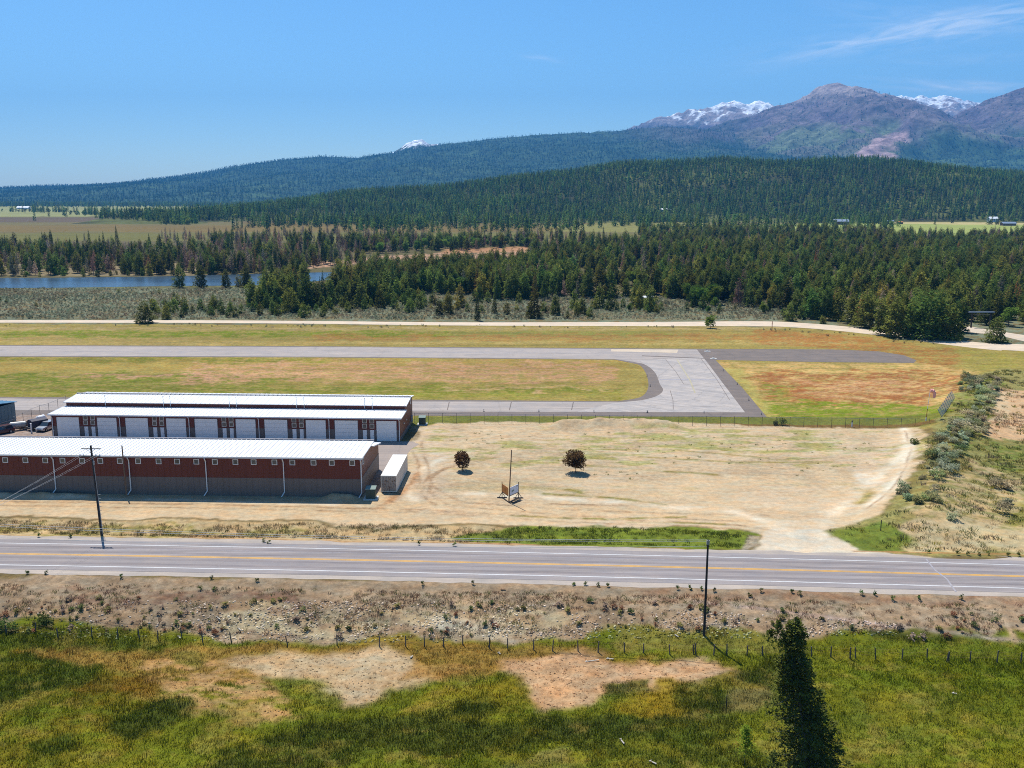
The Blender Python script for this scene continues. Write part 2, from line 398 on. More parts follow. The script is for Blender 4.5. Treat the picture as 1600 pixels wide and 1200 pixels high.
# ------------------------------------------------------------------ ground colours (albedo of soil and plants, by place)
ROW = lambda y, x0=-500, x1=2100: (x0, x1, y)
def band(y0, y1, x0=-600, x1=2200, s0=0.0):
    """world polygon between two photo rows"""
    return [(x0, y0), (x1, y0 + s0), (x1, y1 + s0), (x0, y1)]
PAINT = [
    # polygon px, colour, soft(m), warp(m), strength
    (band(318, 420), S(122, 112, 68), 60, 40, 1),
    (band(316, 338, -600, 330), S(158, 158, 98), 20, 60, 1),
    (band(340, 347, -600, 520), S(110, 92, 76), 20, 30, .8),
    (band(352, 362, -600, 900), S(132, 110, 58), 15, 30, .8),
    (band(364, 377, -600, 1000), S(118, 116, 52), 12, 20, .7),
    (band(345, 352, 380, 960), S(120, 98, 50), 20, 30, .7),
    ([(860, 352), (1010, 344), (1160, 352), (1120, 362), (870, 362)], S(146, 142, 76), 15, 20, .8),
    ([(1160, 351), (1390, 347), (2200, 352), (2200, 376), (1400, 368), (1160, 366)], S(164, 172, 92), 6, 8, 1),
    ([(1390, 347), (2200, 351), (2200, 354), (1390, 350)], S(205, 185, 130), 6, 8, .8),
    (band(378, 452), S(104, 96, 62), 6, 12, 1),
    ([(470, 414), (600, 400), (850, 386), (1000, 388), (860, 398), (700, 409), (560, 413), (470, 421)], S(196, 154, 124), 3, 10, 1),
    ([(-300, 412), (340, 410), (340, 430), (-300, 431)], S(150, 134, 104), 4, 8, .8),
    ([(700, 388), (860, 384), (860, 392), (700, 396)], S(190, 140, 100), 4, 8, .8),
    ([(-600, 449), (640, 449), (900, 458), (1200, 466), (1500, 476), (2200, 486), (2200, 640), (1600, 549), (1200, 512), (-600, 508)], S(124, 130, 106), 2, 6, 1),
    ([(-600, 446), (640, 446), (640, 449.5), (-600, 450)], S(120, 120, 70), 2, 3, .8),
    # airfield grass
    ([(-600, 504), (1200, 510), (1330, 518), (1480, 538), (2200, 600), (2200, 700), (1500, 680), (650, 668), (-600, 665)], S(160, 142, 76), 1, 2, 1),
    (band(511, 516, -600, 1230), S(176, 152, 104), 1, 3, .8),
    (band(517, 527, -600, 700), S(116, 130, 26), 1.5, 4, .95),
    (band(518, 525, 700, 1050), S(136, 138, 62), 1.5, 4, .8),
    (band(522, 533, 480, 1330), S(168, 116, 62), 2, 6, .7),
    (band(526, 531, -600, 300), S(178, 148, 92), 1.5, 4, .7),
    (band(533, 539, -600, 1330), S(186, 158, 96), 1, 3, .7),
    ([(1180, 514), (1350, 526), (1500, 548), (1500, 600), (1440, 570), (1330, 548), (1180, 538)], S(166, 110, 56), 2, 4, .8),
    ([(1500, 545), (1700, 560), (1700, 600), (1530, 590)], S(150, 140, 62), 3, 5, .8),
    (band(560, 580, -600, 1000), S(166, 138, 68), 2, 6, .85),
    (band(584, 600, -600, 500), S(112, 122, 30), 2.5, 7, .95),
    (band(600, 618, -600, 980), S(118, 124, 34), 2.5, 7, .9),
    (band(558, 566, -600, 520), S(122, 124, 40), 2, 6, .85),
    (band(566, 596, 300, 960), S(192, 148, 108), 2.5, 8, .95),
    (band(586, 590, 80, 420), S(190, 144, 112), 1.2, 5, .9),
    (band(596, 606, 420, 1000), S(160, 138, 74), 2, 7, .8),
    (band(604, 609, 700, 960), S(196, 160, 116), 1.2, 5, .8),
    (band(613, 622, -600, 980), S(150, 142, 60), 1, 3, .7),
    ([(1120, 566), (1440, 568), (1540, 580), (1510, 640), (1300, 640), (1210, 650), (1195, 640)], S(204, 166, 104), 1.5, 3, .95),
    ([(1165, 582), (1480, 580), (1500, 610), (1460, 636), (1240, 632), (1190, 610)], S(160, 100, 56), 2, 5, .95),
    ([(1270, 596), (1440, 590), (1450, 612), (1300, 622)], S(208, 164, 118), 3, 8, .6),
    ([(1215, 606), (1290, 612), (1270, 624), (1200, 624)], S(176, 104, 60), 2, 6, .6),
    ([(1180, 590), (1240, 606), (1230, 628), (1195, 615)], S(134, 138, 50), 1.5, 4, .8),
    ([(1190, 626), (1330, 628), (1470, 640), (1470, 668), (1205, 650)], S(122, 138, 26), 1.2, 3, .95),
    ([(1130, 575), (1150, 575), (1215, 645), (1200, 650)], S(176, 162, 88), 1, 2, .8),
    ([(640, 649), (1500, 652), (1500, 672), (640, 665)], S(118, 120, 48), .6, 1.5, 1),
    ([(900, 660), (1480, 666), (1480, 671), (900, 665)], S(128, 84, 50), .4, 1.2, .7),
    ([(20, 650), (100, 632), (110, 640), (60, 668), (20, 668)], S(128, 134, 50), 1, 2, .9),
    # dirt lot
    ([(-600, 764), (560, 772), (600, 700), (648, 690), (652, 672), (690, 661), (880, 660), (1050, 660), (1200, 667), (1350, 670), (1440, 672),
      (1452, 700), (1435, 735), (1408, 775), (1385, 808), (1310, 826), (1290, 832), (1400, 872), (1130, 872), (1180, 850), (1188, 838), (1150, 827), (900, 823), (400, 814), (-600, 800)], S(214, 187, 150), .5, 1.5, 1),
    ([(-600, 640), (600, 640), (600, 770), (-600, 764)], S(172, 152, 140), .6, 1, 1),
    ([(680, 668), (1400, 676), (1330, 752), (1000, 745), (700, 730)], S(196, 172, 138), 2, 4, .8),
    ([(-600, 772), (600, 782), (1000, 790), (1250, 800), (1200, 822), (700, 806), (-600, 796)], S(218, 188, 148), 1.5, 2, .8),
    ([(640, 672), (700, 668), (690, 780), (620, 790), (640, 720)], S(216, 194, 170), 1.5, 2.5, .6),
    ([(1340, 745), (1390, 742), (1400, 765), (1340, 768)], S(232, 216, 190), .8, 2.5, .9),
    ([(1310, 690), (1400, 690), (1420, 740), (1350, 780), (1330, 740)], S(216, 192, 166), 1, 3, .5),
    ([(1195, 834), (1215, 826), (1280, 826), (1300, 834), (1345, 851), (1400, 864.5), (1470, 873), (1100, 867), (1165, 860), (1184, 850)], S(222, 206, 182), .5, .6, .95),
    ([(1190, 812), (1300, 808), (1310, 834), (1190, 838)], S(222, 204, 178), 2, 2.5, .6),
    # driveway verge and roadside
    ([(-600, 806), (300, 815), (700, 822), (820, 828), (820, 852), (300, 842), (-600, 834)], S(196, 168, 124), .5, 1.5, 1),
    ([(-600, 810), (200, 820), (480, 830), (480, 838), (-600, 832)], S(150, 138, 72), .6, 2.5, .85),
    ([(700, 838), (820, 822), (900, 822), (1150, 827), (1184, 836), (1180, 846), (1130, 858), (900, 853), (760, 850)], S(118, 130, 42), .4, 1, .95),
    ([(1165, 836), (1186, 838), (1182, 850), (1150, 860), (1155, 852)], S(178, 160, 138), .3, .5, .9),
    ([(300, 838), (700, 846), (1100, 858), (1100, 862), (300, 843)], S(190, 152, 110), .3, .8, .8),
    # right hand slope
    ([(1296, 828), (1385, 808), (1412, 772), (1440, 732), (1456, 690), (1476, 660), (1505, 600), (1560, 575), (2200, 620), (2200, 880), (1450, 868), (1345, 856)], S(150, 140, 82), .7, 1.8, 1),
    ([(1500, 600), (1570, 592), (1540, 680), (1530, 730), (1490, 700)], S(120, 134, 50), 1, 3, .8),
    ([(1440, 680), (1530, 690), (1500, 760), (1420, 800), (1410, 770)], S(132, 116, 66), 1, 3, .7),
    ([(1552, 614), (2200, 604), (2200, 688), (1535, 690)], S(214, 176, 134), .7, 2, 1),
    ([(1545, 625), (1580, 618), (1570, 660), (1542, 668)], S(222, 196, 156), .7, 1.5, .7),
    ([(1540, 694), (2200, 690), (2200, 760), (1560, 740)], S(118, 130, 54), 1, 3, .85),
    ([(1440, 772), (1530, 728), (1580, 745), (1600, 800), (1560, 830), (1430, 836), (1425, 800)], S(204, 176, 132), 1, 3, .8),
    ([(1420, 822), (2200, 832), (2200, 862), (1430, 860)], S(208, 184, 142), .8, 2, .85),
    ([(1580, 790), (2200, 770), (2200, 826), (1560, 830)], S(140, 136, 58), 1, 3, .8),
    ([(1296, 832), (1380, 820), (1430, 840), (1420, 860), (1350, 858)], S(112, 126, 44), .5, 1.3, .9),
    ([(1340, 858), (2200, 872), (2200, 876), (1340, 862)], S(184, 134, 84), .3, .8, .8),
    # embankment below the highway
    ([(-600, 892), (600, 905), (1100, 915), (1600, 928), (2200, 945), (2200, 1035), (1300, 1000), (600, 1010), (-600, 985)], S(168, 144, 116), .4, 1, 1),
    ([(-600, 925), (300, 938), (700, 945), (1100, 950), (1080, 992), (700, 1000), (300, 985), (-600, 970)], S(152, 128, 100), 1, 2.5, .7),
    ([(100, 915), (500, 928), (480, 950), (300, 950), (120, 940)], S(128, 92, 74), .8, 2.5, .7),
    ([(330, 948), (820, 945), (900, 975), (820, 996), (500, 996), (330, 985)], S(196, 176, 138), 1, 3, .75),
    ([(660, 960), (780, 962), (800, 992), (700, 995)], S(204, 188, 160), .7, 2, .7),
    ([(950, 930), (1200, 935), (1600, 950), (1600, 990), (1300, 985), (960, 970)], S(174, 150, 122), 1, 3, .7),
    ([(1000, 922), (1600, 935), (1600, 946), (1000, 932)], S(160, 120, 92), .6, 2, .6),
    # meadow
    ([(-600, 985), (60, 968), (200, 980), (330, 1000), (700, 1004), (900, 1000), (1010, 975), (1110, 985), (1240, 1000), (1380, 988), (2200, 1008), (2200, 1600), (-600, 1600)], S(114, 118, 26), .6, 1.6, 1),
    ([(940, 985), (1010, 975), (1110, 985), (1220, 1000), (1200, 1020), (960, 1015)], S(142, 134, 60), .5, 1.5, .8),
    ([(-200, 1160), (60, 1070), (180, 1045), (270, 1060), (290, 1110), (200, 1180), (80, 1260), (-200, 1300)], S(124, 112, 28), 1.2, 2.5, .9),
    ([(120, 1060), (240, 1050), (260, 1080), (200, 1110)], S(132, 92, 28), 1.2, 2, .7),
    ([(25, 1018), (200, 1012), (420, 1006), (700, 1008), (980, 1022), (1060, 1040), (1150, 1040), (1170, 1052), (1020, 1055), (700, 1060), (430, 1085), (220, 1055), (80, 1040)], S(152, 118, 56), .8, 2, .85),
    ([(215, 1030), (380, 1030), (440, 1075), (455, 1120), (380, 1135), (270, 1120), (220, 1070)], S(188, 148, 98), 1.3, 2.4, .9),
    ([(370, 1025), (600, 1018), (680, 1060), (600, 1085), (540, 1096), (430, 1062)], S(196, 166, 126), 1.2, 2.0, .95),
    ([(460, 1035), (610, 1035), (600, 1070), (520, 1078)], S(202, 180, 146), 1.3, 3, .7),
    ([(640, 1035), (760, 1040), (700, 1062), (620, 1066)], S(166, 126, 66), .7, 1.5, .8),
    ([(800, 1040), (900, 1025), (1060, 1034), (1160, 1045), (1130, 1060), (960, 1078), (860, 1112), (810, 1085)], S(198, 156, 116), 1.2, 2.0, .95),
    ([(870, 1035), (1130, 1040), (1120, 1056), (900, 1066)], S(204, 170, 132), 1.2, 3, .55),
    ([(270, 1020), (330, 1024), (320, 1045), (265, 1040)], S(128, 116, 44), .6, 1.2, .8),
    ([(420, 1060), (480, 1062), (540, 1090), (500, 1112), (430, 1085)], S(120, 122, 36), .7, 1.2, .9),
    ([(680, 1075), (820, 1070), (830, 1095), (700, 1130), (640, 1110)], S(132, 118, 30), 1, 2, .8),
    ([(1040, 1060), (1130, 1062), (1080, 1112), (1000, 1120), (950, 1100)], S(146, 122, 30), 1, 1.6, .9),
    ([(340, 1100), (400, 1100), (400, 1135), (350, 1140)], S(150, 128, 62), .7, 1.5, .8),
    ([(-300, 985), (150, 990), (260, 1000), (250, 1018), (30, 1015), (-300, 1030)], S(88, 98, 28), .8, 1.5, .8),
    ([(-300, 1035), (60, 1028), (140, 1044), (150, 1062), (60, 1080), (20, 1110), (-300, 1110)], S(80, 92, 26), .8, 1.6, .85),
    ([(170, 1130), (240, 1100), (300, 1088), (320, 1106), (250, 1140), (190, 1165)], S(72, 82, 24), .5, 1, .9),
    ([(50, 1160), (110, 1148), (115, 1170), (60, 1190)], S(74, 84, 24), .5, 1, .8),
    ([(330, 1170), (600, 1120), (760, 1100), (780, 1120), (1060, 1110), (1190, 1040), (1230, 1000), (1260, 1010), (1200, 1090), (1000, 1150), (600, 1170), (420, 1230), (300, 1230)], S(80, 86, 28), 1, 2, .85),
    ([(700, 1096), (760, 1085), (770, 1105), (715, 1122)], S(72, 82, 24), .5, 1, .85),
    ([(940, 1068), (1010, 1058), (1020, 1072), (960, 1090)], S(74, 80, 24), .5, 1, .8),
    ([(1060, 1066), (1110, 1054), (1190, 1035), (1200, 1070), (1120, 1110), (1060, 1100)], S(80, 88, 28), .5, 1, .8),
    ([(800, 1180), (880, 1172), (900, 1230), (780, 1230)], S(120, 118, 60), .8, 1.5, .8),
    ([(900, 1130), (1150, 1100), (1180, 1200), (1000, 1230), (900, 1200)], S(84, 90, 34), 1, 2, .6),
    ([(1130, 1070), (1200, 1070), (1220, 1100), (1140, 1110)], S(132, 118, 70), .6, 1, .7),
    ([(1290, 1000), (1600, 1008), (1600, 1030), (1300, 1020)], S(118, 124, 34), .6, 1.5, .8),
    ([(1330, 1020), (1700, 1030), (1700, 1080), (1340, 1070)], S(100, 110, 20), 1, 2, .7),
    ([(1310, 1090), (1420, 1080), (1500, 1100), (1460, 1200), (1320, 1180)], S(116, 120, 40), 1, 2, .6),
    ([(1380, 985), (1490, 992), (1490, 1004), (1380, 998)], S(64, 72, 30), .5, 1.2, .8),
    ([(430, 1200), (620, 1180), (640, 1300), (400, 1300)], S(120, 122, 30), 1, 2, .7),
]
def poly_sd(x, y, P):
    """signed distance, negative inside"""
    d = np.full(x.shape, 1e18); ins = np.zeros(x.shape, bool); n = len(P)
    for i in range(n):
        ax, ay = P[i]; bx, by = P[(i + 1) % n]; vx, vy = bx - ax, by - ay
        t = np.clip(((x - ax) * vx + (y - ay) * vy) / (vx * vx + vy * vy + 1e-12), 0, 1)
        d = np.minimum(d, (x - ax - t * vx) ** 2 + (y - ay - t * vy) ** 2)
        c = ((ay > y) != (by > y)); xi = ax + (y - ay) * vx / (vy if abs(vy) > 1e-12 else 1e-12)
        ins ^= (c & (x < xi))
    d = np.sqrt(d); return np.where(ins, -d, d)
def ground_col(x, y):
    shp = x.shape; x = x.ravel(); y = y.ravel()
    col = np.tile(S(126, 108, 70), (len(x), 1))
    nz = {}
    def field(sc_, s):
        k = (sc_, s)
        if k not in nz: nz[k] = fbm(x / sc_, y / sc_, s, 4, .6) - .5
        return nz[k]
    wx1, wy1 = field(6.0, 21), field(6.0, 31); wx2, wy2 = field(60.0, 23), field(60.0, 33)
    for k, (P, c, soft, warp, st) in enumerate(PAINT):
        far = max(p[1] for p in P) < 500
        meadow = min(p[1] for p in P) > 885
        W = [GT(*p) if meadow else G(*p) for p in P]
        xs = [p[0] for p in W]; ys = [p[1] for p in W]; mrg = soft + warp * 2 + 1
        i = np.nonzero((x > min(xs) - mrg) & (x < max(xs) + mrg) & (y > min(ys) - mrg) & (y < max(ys) + mrg))[0]
        if not len(i): continue
        a, b = (wx2, wy2) if far else (wx1, wy1)
        d = poly_sd(x[i] + a[i] * warp * 3.2, y[i] + b[i] * warp * 3.2, W)
        m = (1 - ss(-soft, soft, d)) * st
        if k in BROKEN: m = m * ss(.30, .62, fbm(x[i] / 2.2 + k, y[i] / .9, k, 4, .65))
        col[i] = col[i] * (1 - m[:, None]) + c * m[:, None]
    # green weed tufts and ruts on the lot
    lot = [G(*p) for p in ((640, 664), (1440, 674), (1450, 720), (1390, 810), (1150, 828), (800, 822), (640, 800))]
    i = np.nonzero((y > 125) & (y < 200) & (x > -20) & (x < 90))[0]
    if len(i):
        ins = 1 - ss(-1, 1, poly_sd(x[i], y[i], lot))
        n = fbm(x[i] / 7, y[i] / 2.2, 77, 5, .62); n2 = fbm(x[i] / 30, y[i] / 12, 78, 3)
        yy = y[i]; rowf = ss(151, 158, yy) * (1 - ss(186, 192, yy)) * .9 + .25 * ss(138, 142, yy) * (1 - ss(144, 150, yy))
        m = ins * ss(.485, .60, n * .75 + n2 * .25) * rowf
        gcol = S(146, 146, 70); col[i] = col[i] * (1 - .8 * m[:, None]) + gcol * .9 * m[:, None]
        n = fbm(x[i] / 14, y[i] / 4, 87, 5, .6)
        m = ins * ss(.55, .7, n) * .25
        col[i] = col[i] * (1 - m[:, None]) + S(178, 150, 124) * m[:, None]
        n = fbm(x[i] / 12, y[i] / 4, 97, 5, .6); m = ins * ss(.56, .7, n) * .25
        col[i] = col[i] * (1 - m[:, None]) + S(226, 206, 178) * m[:, None]
    # meadow blotches of straw, moss and damp green
    i = np.nonzero((y < 100) & (y > 40))[0]
    if len(i):
        lum = col[i].mean(1); g_ = (1 - ss(.10, .16, lum))
        n1 = fbm(x[i] / 7, y[i] / 4, 301, 4, .6); n2 = fbm(x[i] / 3, y[i] / 2, 302, 4, .6); n3 = fbm(x[i] / 5, y[i] / 5, 303, 4, .6)
        for m, c in ((ss(.54, .66, n1) * .4, S(142, 130, 30)), (ss(.58, .68, n2) * .3, S(166, 140, 70)), (ss(.54, .66, n3) * .3, S(84, 100, 22))):
            m = m * g_; col[i] = col[i] * (1 - m[:, None]) + c * m[:, None]
    # wheel ruts
    for pts, c, wd, st in RUTS:
        W = np.array([G(*p) for p in pts]); lo, hi = W.min(0) - 2, W.max(0) + 2
        i = np.nonzero((x > lo[0]) & (x < hi[0]) & (y > lo[1]) & (y < hi[1]))[0]
        if len(i):
            d = seg_dist(x[i] + wx1[i] * 1.2, y[i] + wy1[i] * 1.2, W)
            m = np.exp(-(d / wd) ** 2) * st * (.4 + 1.0 * ss(.3, .6, fbm(x[i] / 3, y[i] / 3, 55, 3)))
            m = np.clip(m, 0, 1); col[i] = col[i] * (1 - m[:, None]) + c * m[:, None]
    # airfield mowing streaks and plain wide mottling
    st = fbm(x / 55, y / 2.2, 61, 5, .6); st2 = fbm(x / 90, y / 25, 62, 4, .6)
    f = 1 + (st - .5) * .5 * ss(200, 230, y) * (1 - ss(345, 350, y)) + (st2 - .5) * .35
    col = col * f[:, None]
    return np.clip(col, .005, .85).reshape(shp + (3,))
DK, LT, OL = S(168, 136, 104), S(238, 220, 192), S(150, 138, 76)
def arc(cx, cy, rx, ry, a0, a1, n=14):
    return [(cx + rx * math.cos(math.radians(a0 + (a1 - a0) * i / n)), cy - ry * math.sin(math.radians(a0 + (a1 - a0) * i / n))) for i in range(n + 1)]
RUTS = [
    (arc(1300, 700, 118, 110, -60, 15), LT, .9, .7), (arc(1290, 705, 130, 110, -60, 15), DK, .25, .5),
    (arc(800, 760, 130, 46, 100, 200), DK, .35, .6), (arc(800, 764, 140, 50, 100, 210), DK, .35, .6), (arc(790, 762, 150, 60, 110, 200), LT, .8, .6),
    ([(640, 690), (650, 720), (655, 760), (700, 790), (900, 806), (1180, 815)], DK, .3, .5), ([(660, 690), (665, 725), (675, 760), (720, 785), (920, 798), (1200, 806)], DK, .3, .5),

    ([(0, 784), (300, 788), (640, 796), (900, 810), (1150, 820), (1230, 832)], DK, .4, .6), ([(0, 790), (300, 794), (640, 800), (900, 816), (1150, 826)], DK, .3, .5),
    ([(0, 778), (300, 782), (560, 790)], LT, .6, .6), ([(850, 772), (960, 778), (1040, 788)], OL, .5, .9), ([(820, 762), (890, 764), (910, 770)], OL, .9, .9), ([(890, 776), (980, 790)], DK, .3, .6),
    ([(800, 806), (950, 811), (1070, 808)], OL, .35, .9), ([(980, 816), (1130, 819)], OL, .3, .8), ([(860, 787), (980, 790)], DK, .3, .7),
    ([(920, 728), (1000, 733), (1120, 742)], OL, .5, .7), ([(940, 702), (1060, 704), (1200, 716)], OL, .4, .6), ([(1000, 714), (1150, 722), (1300, 722)], OL, .4, .7),
    ([(1240, 860), (1230, 830), (1150, 800), (900, 780), (700, 770)], LT, 1.2, .6), ([(1300, 860), (1280, 820), (1330, 780), (1390, 740), (1420, 700)], LT, 1.0, .6),
    ([(650, 740), (640, 760), (600, 792)], S(190, 146, 106), .9, .7), ([(1085, 935), (1600, 985)], S(182, 160, 150), .35, .5), ([(1530, 930), (1590, 985)], S(196, 170, 140), .35, .6),
    ([(1330, 760), (1360, 775), (1345, 790)], OL, .9, .6), ([(690, 800), (760, 806)], S(196, 160, 126), .6, .6),
]
BROKEN = set(i for i, p in enumerate(PAINT) if p[2] <= 3 and p[3] >= 2.2)

def build_ground():
    ys = [-400, -200, -80, 0, 30, 50, 60]
    y = 66.0
    while y < 60000:
        ys.append(y); y += max(.28, 1.25 * y * y / (FPX * HC))
        if y > 6000: y += y * .1
    ys = np.array(ys + [60000.])
    s = np.concatenate([-np.geomspace(.70, 6, 14)[::-1], np.linspace(-.69, .69, 1060), np.geomspace(.70, 6, 14)])
    Y, Sx = np.meshgrid(ys, s, indexing='ij'); X = Sx * np.maximum(Y + 30, 96)
    Z = TH(X, Y); far = ss(3000, 9000, Y); Z = Z * (1 - far)
    col = ground_col(X, Y)
    n, m = X.shape; idx = np.arange(n * m).reshape(n, m)
    F = np.stack([idx[:-1, :-1], idx[:-1, 1:], idx[1:, 1:], idx[1:, :-1]], -1).reshape(-1, 4)
    me = mesh_np("ground", np.stack([X, Y, Z], -1).reshape(-1, 3), F, [MT['ground']])
    a = me.attributes.new('col', 'FLOAT_COLOR', 'POINT')
    a.data.foreach_set('color', np.concatenate([col.reshape(-1, 3), np.ones((n * m, 1))], 1).astype(np.float32).ravel())
    me.polygons.foreach_set('use_smooth', np.ones(len(F), bool))
    tag(link("ground", me), kind='structure'); print('ground verts', n * m)
build_ground()

# ------------------------------------------------------------------ sheets: roads, runway, river
def sheet(name, pts, m, z, parent=None, world=False):
    P = pts if world else [G(*p) for p in pts]
    me = bpy.data.meshes.new(name); me.from_pydata([(p[0], p[1], z) for p in P], [], [tuple(range(len(P)))]); me.materials.append(m); me.update()
    o = link(name, me, parent)
    if not parent: tag(o, kind='structure')
    return o
def strip(name, d0, d1, m, z, parent=None, x0=-138, x1=138, wob=0.0, taper=None):
    """ribbon along the highway between two offsets from the centre line"""
    xs = np.arange(x0, x1 + .1, 1.5 if wob else 4); V = []; F = []
    for i, x in enumerate(xs):
        y = float(road_y(x)); w0 = w1 = 0
        if wob: w0 = (float(fbm(np.array(x * .4), np.array(d0), 3, 4)) - .5) * wob * 2; w1 = (float(fbm(np.array(x * .4), np.array(d1 + 9), 3, 4)) - .5) * wob * 2
        V += [(x, y + d0 + w0, z), (x, y + d1 + w1, z)]
        if i: F.append((2 * i - 2, 2 * i, 2 * i + 1, 2 * i - 1))
    me = bpy.data.meshes.new(name); me.from_pydata(V, [], F); me.materials.append(m); me.update()
    o = link(name, me, parent)
    if not parent: tag(o, kind='structure')
    return o
hw = strip("highway", -5.0, 5.2, MT['asphalt'], .030)
strip("road_shoulder", -6.3, 6.4, MT['shoulder'], .012, wob=.6)
strip("edge_line", 3.60, 3.80, MT['white'], .036, hw); strip("edge_line", -3.80, -3.58, MT['white'], .036, hw)
strip("centre_line", .05, .23, MT['yellow'], .036, hw); strip("centre_line", -.23, -.05, MT['yellow'], .036, hw)
for d0 in (.75, 2.35, -1.35, -3.0): strip('wheel_path', d0, d0 + .62, MT['wheelworn'], .033, hw, wob=.12)
strip("worn_line", 2.35, 2.45, MT['faint'], .036, hw, -50, 22)
# transverse joint in the road near the driveway
jt = [G(1446, 874), G(1458, 890), G(1478, 905), G(1492, 925)]
mb = MB()
for (a, b) in zip(jt[:-1], jt[1:]): mb.quad((a[0], a[1], .0375), (a[0] + .22, a[1], .0375), (b[0] + .22, b[1], .0375), (b[0], b[1], .0375))
mb.build("patched_joint", MT['faint'], hw)
for (dx, wid) in ((-0.0, .0),): pass
def curve_pts(pts, n=6):
    out = []; P = [Vector(p) for p in pts]
    for i in range(len(P) - 1):
        p0, p1, p2, p3 = P[max(i - 1, 0)], P[i], P[i + 1], P[min(i + 2, len(P) - 1)]
        for k in range(n):
            t = k / n; out.append(tuple(.5 * ((2 * p1) + (p2 - p0) * t + (2 * p0 - 5 * p1 + 4 * p2 - p3) * t * t + (3 * p1 - p0 - 3 * p2 + p3) * t ** 3)))
    out.append(tuple(P[-1])); return out
inner = curve_pts([(960, 561), (992, 566), (1010, 571), (1024, 583), (1031, 600), (1036, 610), (1026, 619), (1004, 625), (970, 628.5)])
edge_in = curve_pts([(960, 562), (985, 567), (1000, 571), (1008, 581), (1012, 592), (1013, 604), (1008, 615), (996, 622), (965, 627)])
base_poly = [(-600, 537), (500, 541), (1088, 545), (1300, 546), (1372, 549), (1412, 555), (1432, 563), (1428, 567), (1300, 566), (1118, 562.5), (1160, 606), (1198, 651.5), (640, 649.5), (-600, 646), (-600, 616), (640, 624.5)] + edge_in[::-1] + [(500, 558.5), (-600, 556)]
sheet("runway_shoulder", base_poly, MT['dark'], .012)
light = [(-600, 538.5), (500, 542.3), (1089, 546.2), (1108, 570), (1135, 606), (1164, 644.5), (640, 643), (-600, 639), (-600, 618.5), (640, 627)] + inner[::-1] + [(500, 557.3), (-600, 554.5)]
rw = sheet("runway", light, MT['runway'], .020)
sheet("apron_paving", [(1000, 563), (1098, 558), (1164, 644.3), (900, 643.6), (960, 629.5), (1004, 626)] + [p for p in inner[::-1] if p[0] > 1005 and p[1] < 624], MT['apron'], .026, rw)
sheet("concrete_patch", [(955, 545.6), (1060, 546.4), (1058, 551.5), (955, 549)], MT['drive'], .0262, rw)
def line_sheet(name, pts, wd, m, z, parent):
    mbq = MB(); W = [Vector(G(*p)) for p in pts]
    for a, b in zip(W[:-1], W[1:]):
        n = Vector((-(b - a).y, (b - a).x)).normalized() * wd / 2
        mbq.quad((a.x - n.x, a.y - n.y, z), (b.x - n.x, b.y - n.y, z), (b.x + n.x, b.y + n.y, z), (a.x + n.x, a.y + n.y, z))
    return mbq.build(name, m, parent)
line_sheet("centre_line", [(1058, 562), (1068, 578), (1078, 594), (1086, 614)], .35, MT['fadeyel'], .031, rw)
line_sheet("paving_seam", [(1030, 593), (1124, 593.5)], 1.0, MT['faint'], .030, rw)
line_sheet("centre_line", [(-600, 547), (500, 550), (960, 552)], .3, MT['faint'], .024, rw)
line_sheet("paving_seam", [(1003, 556), (1100, 560)], 1.2, MT['dark'], .0305, rw)
for k, (a, b) in enumerate([((1040, 562), (1068, 600)), ((1047, 610), (1052, 640)), ((1095, 560), (1140, 625)), ((1020, 560), (1090, 563)), ((1000, 634), (1150, 636)), ((1060, 600), (1125, 606))]):
    line_sheet("tar_seal", [a, ((a[0] + b[0]) / 2 + 2, (a[1] + b[1]) / 2), b], .13, MT['dark'], .0315, rw)
for k in range(9):
    xx = 120 + k * 97; line_sheet("tar_seal", [(xx, 628), (xx - 3, 641)], .22, MT['dark'], .0245, rw)
sheet("yard_paving", [(-300, 678), (645, 690), (655, 694), (642, 702), (632, 716), (628, 736), (590, 742), (-300, 730)], MT['yard'], .014)
top = curve_pts([(-600, 500), (300, 500.5), (700, 503.5), (1000, 503.2), (1180, 502), (1250, 504.5), (1330, 511), (1420, 522), (1500, 532), (1560, 537.5), (1620, 539), (2100, 560)])
bot = curve_pts([(-600, 504), (300, 504.6), (700, 508.5), (1000, 509.6), (1180, 509.8), (1240, 511.5), (1320, 518), (1410, 529), (1490, 540), (1560, 547.5), (1620, 550.5), (2100, 590)])
sheet("gravel_track", top + bot[::-1], MT['trackdirt'], .02)
sheet("gravel_road", curve_pts([(1480, 505), (1520, 511), (1570, 519), (1620, 526), (1800, 548)]) + curve_pts([(1800, 565), (1620, 537), (1560, 524), (1520, 520), (1490, 515)]), MT['drive'], .024)
wm = mat("river_water"); b = NB(wm); P = b.pos(); nn = b.noise(b.sc(P, .25, .6, 1), 1.0, 4, .6)
b.bsdf(b.mix(b.ramp(b.noise(b.sc(P, .012, .05, 1), 1., 3), .35, .65), (.020, .05, .085), (.05, .085, .115)), .22, .5, bump=nn, bstr=.35, bdist=.6)
riv = curve_pts([(-500, 434), (0, 434), (120, 433.5), (270, 431.5), (400, 428), (480, 426), (540, 425), (600, 421), (700, 413), (850, 405)]) + \
      curve_pts([(850, 409), (720, 420), (620, 429), (530, 436), (420, 445), (270, 447), (100, 449.5), (0, 450), (-500, 451)])
sheet("river", riv, wm, .03)
sheet("pond", [(965, 389), (985, 386), (990, 390), (970, 393)], wm, .04)

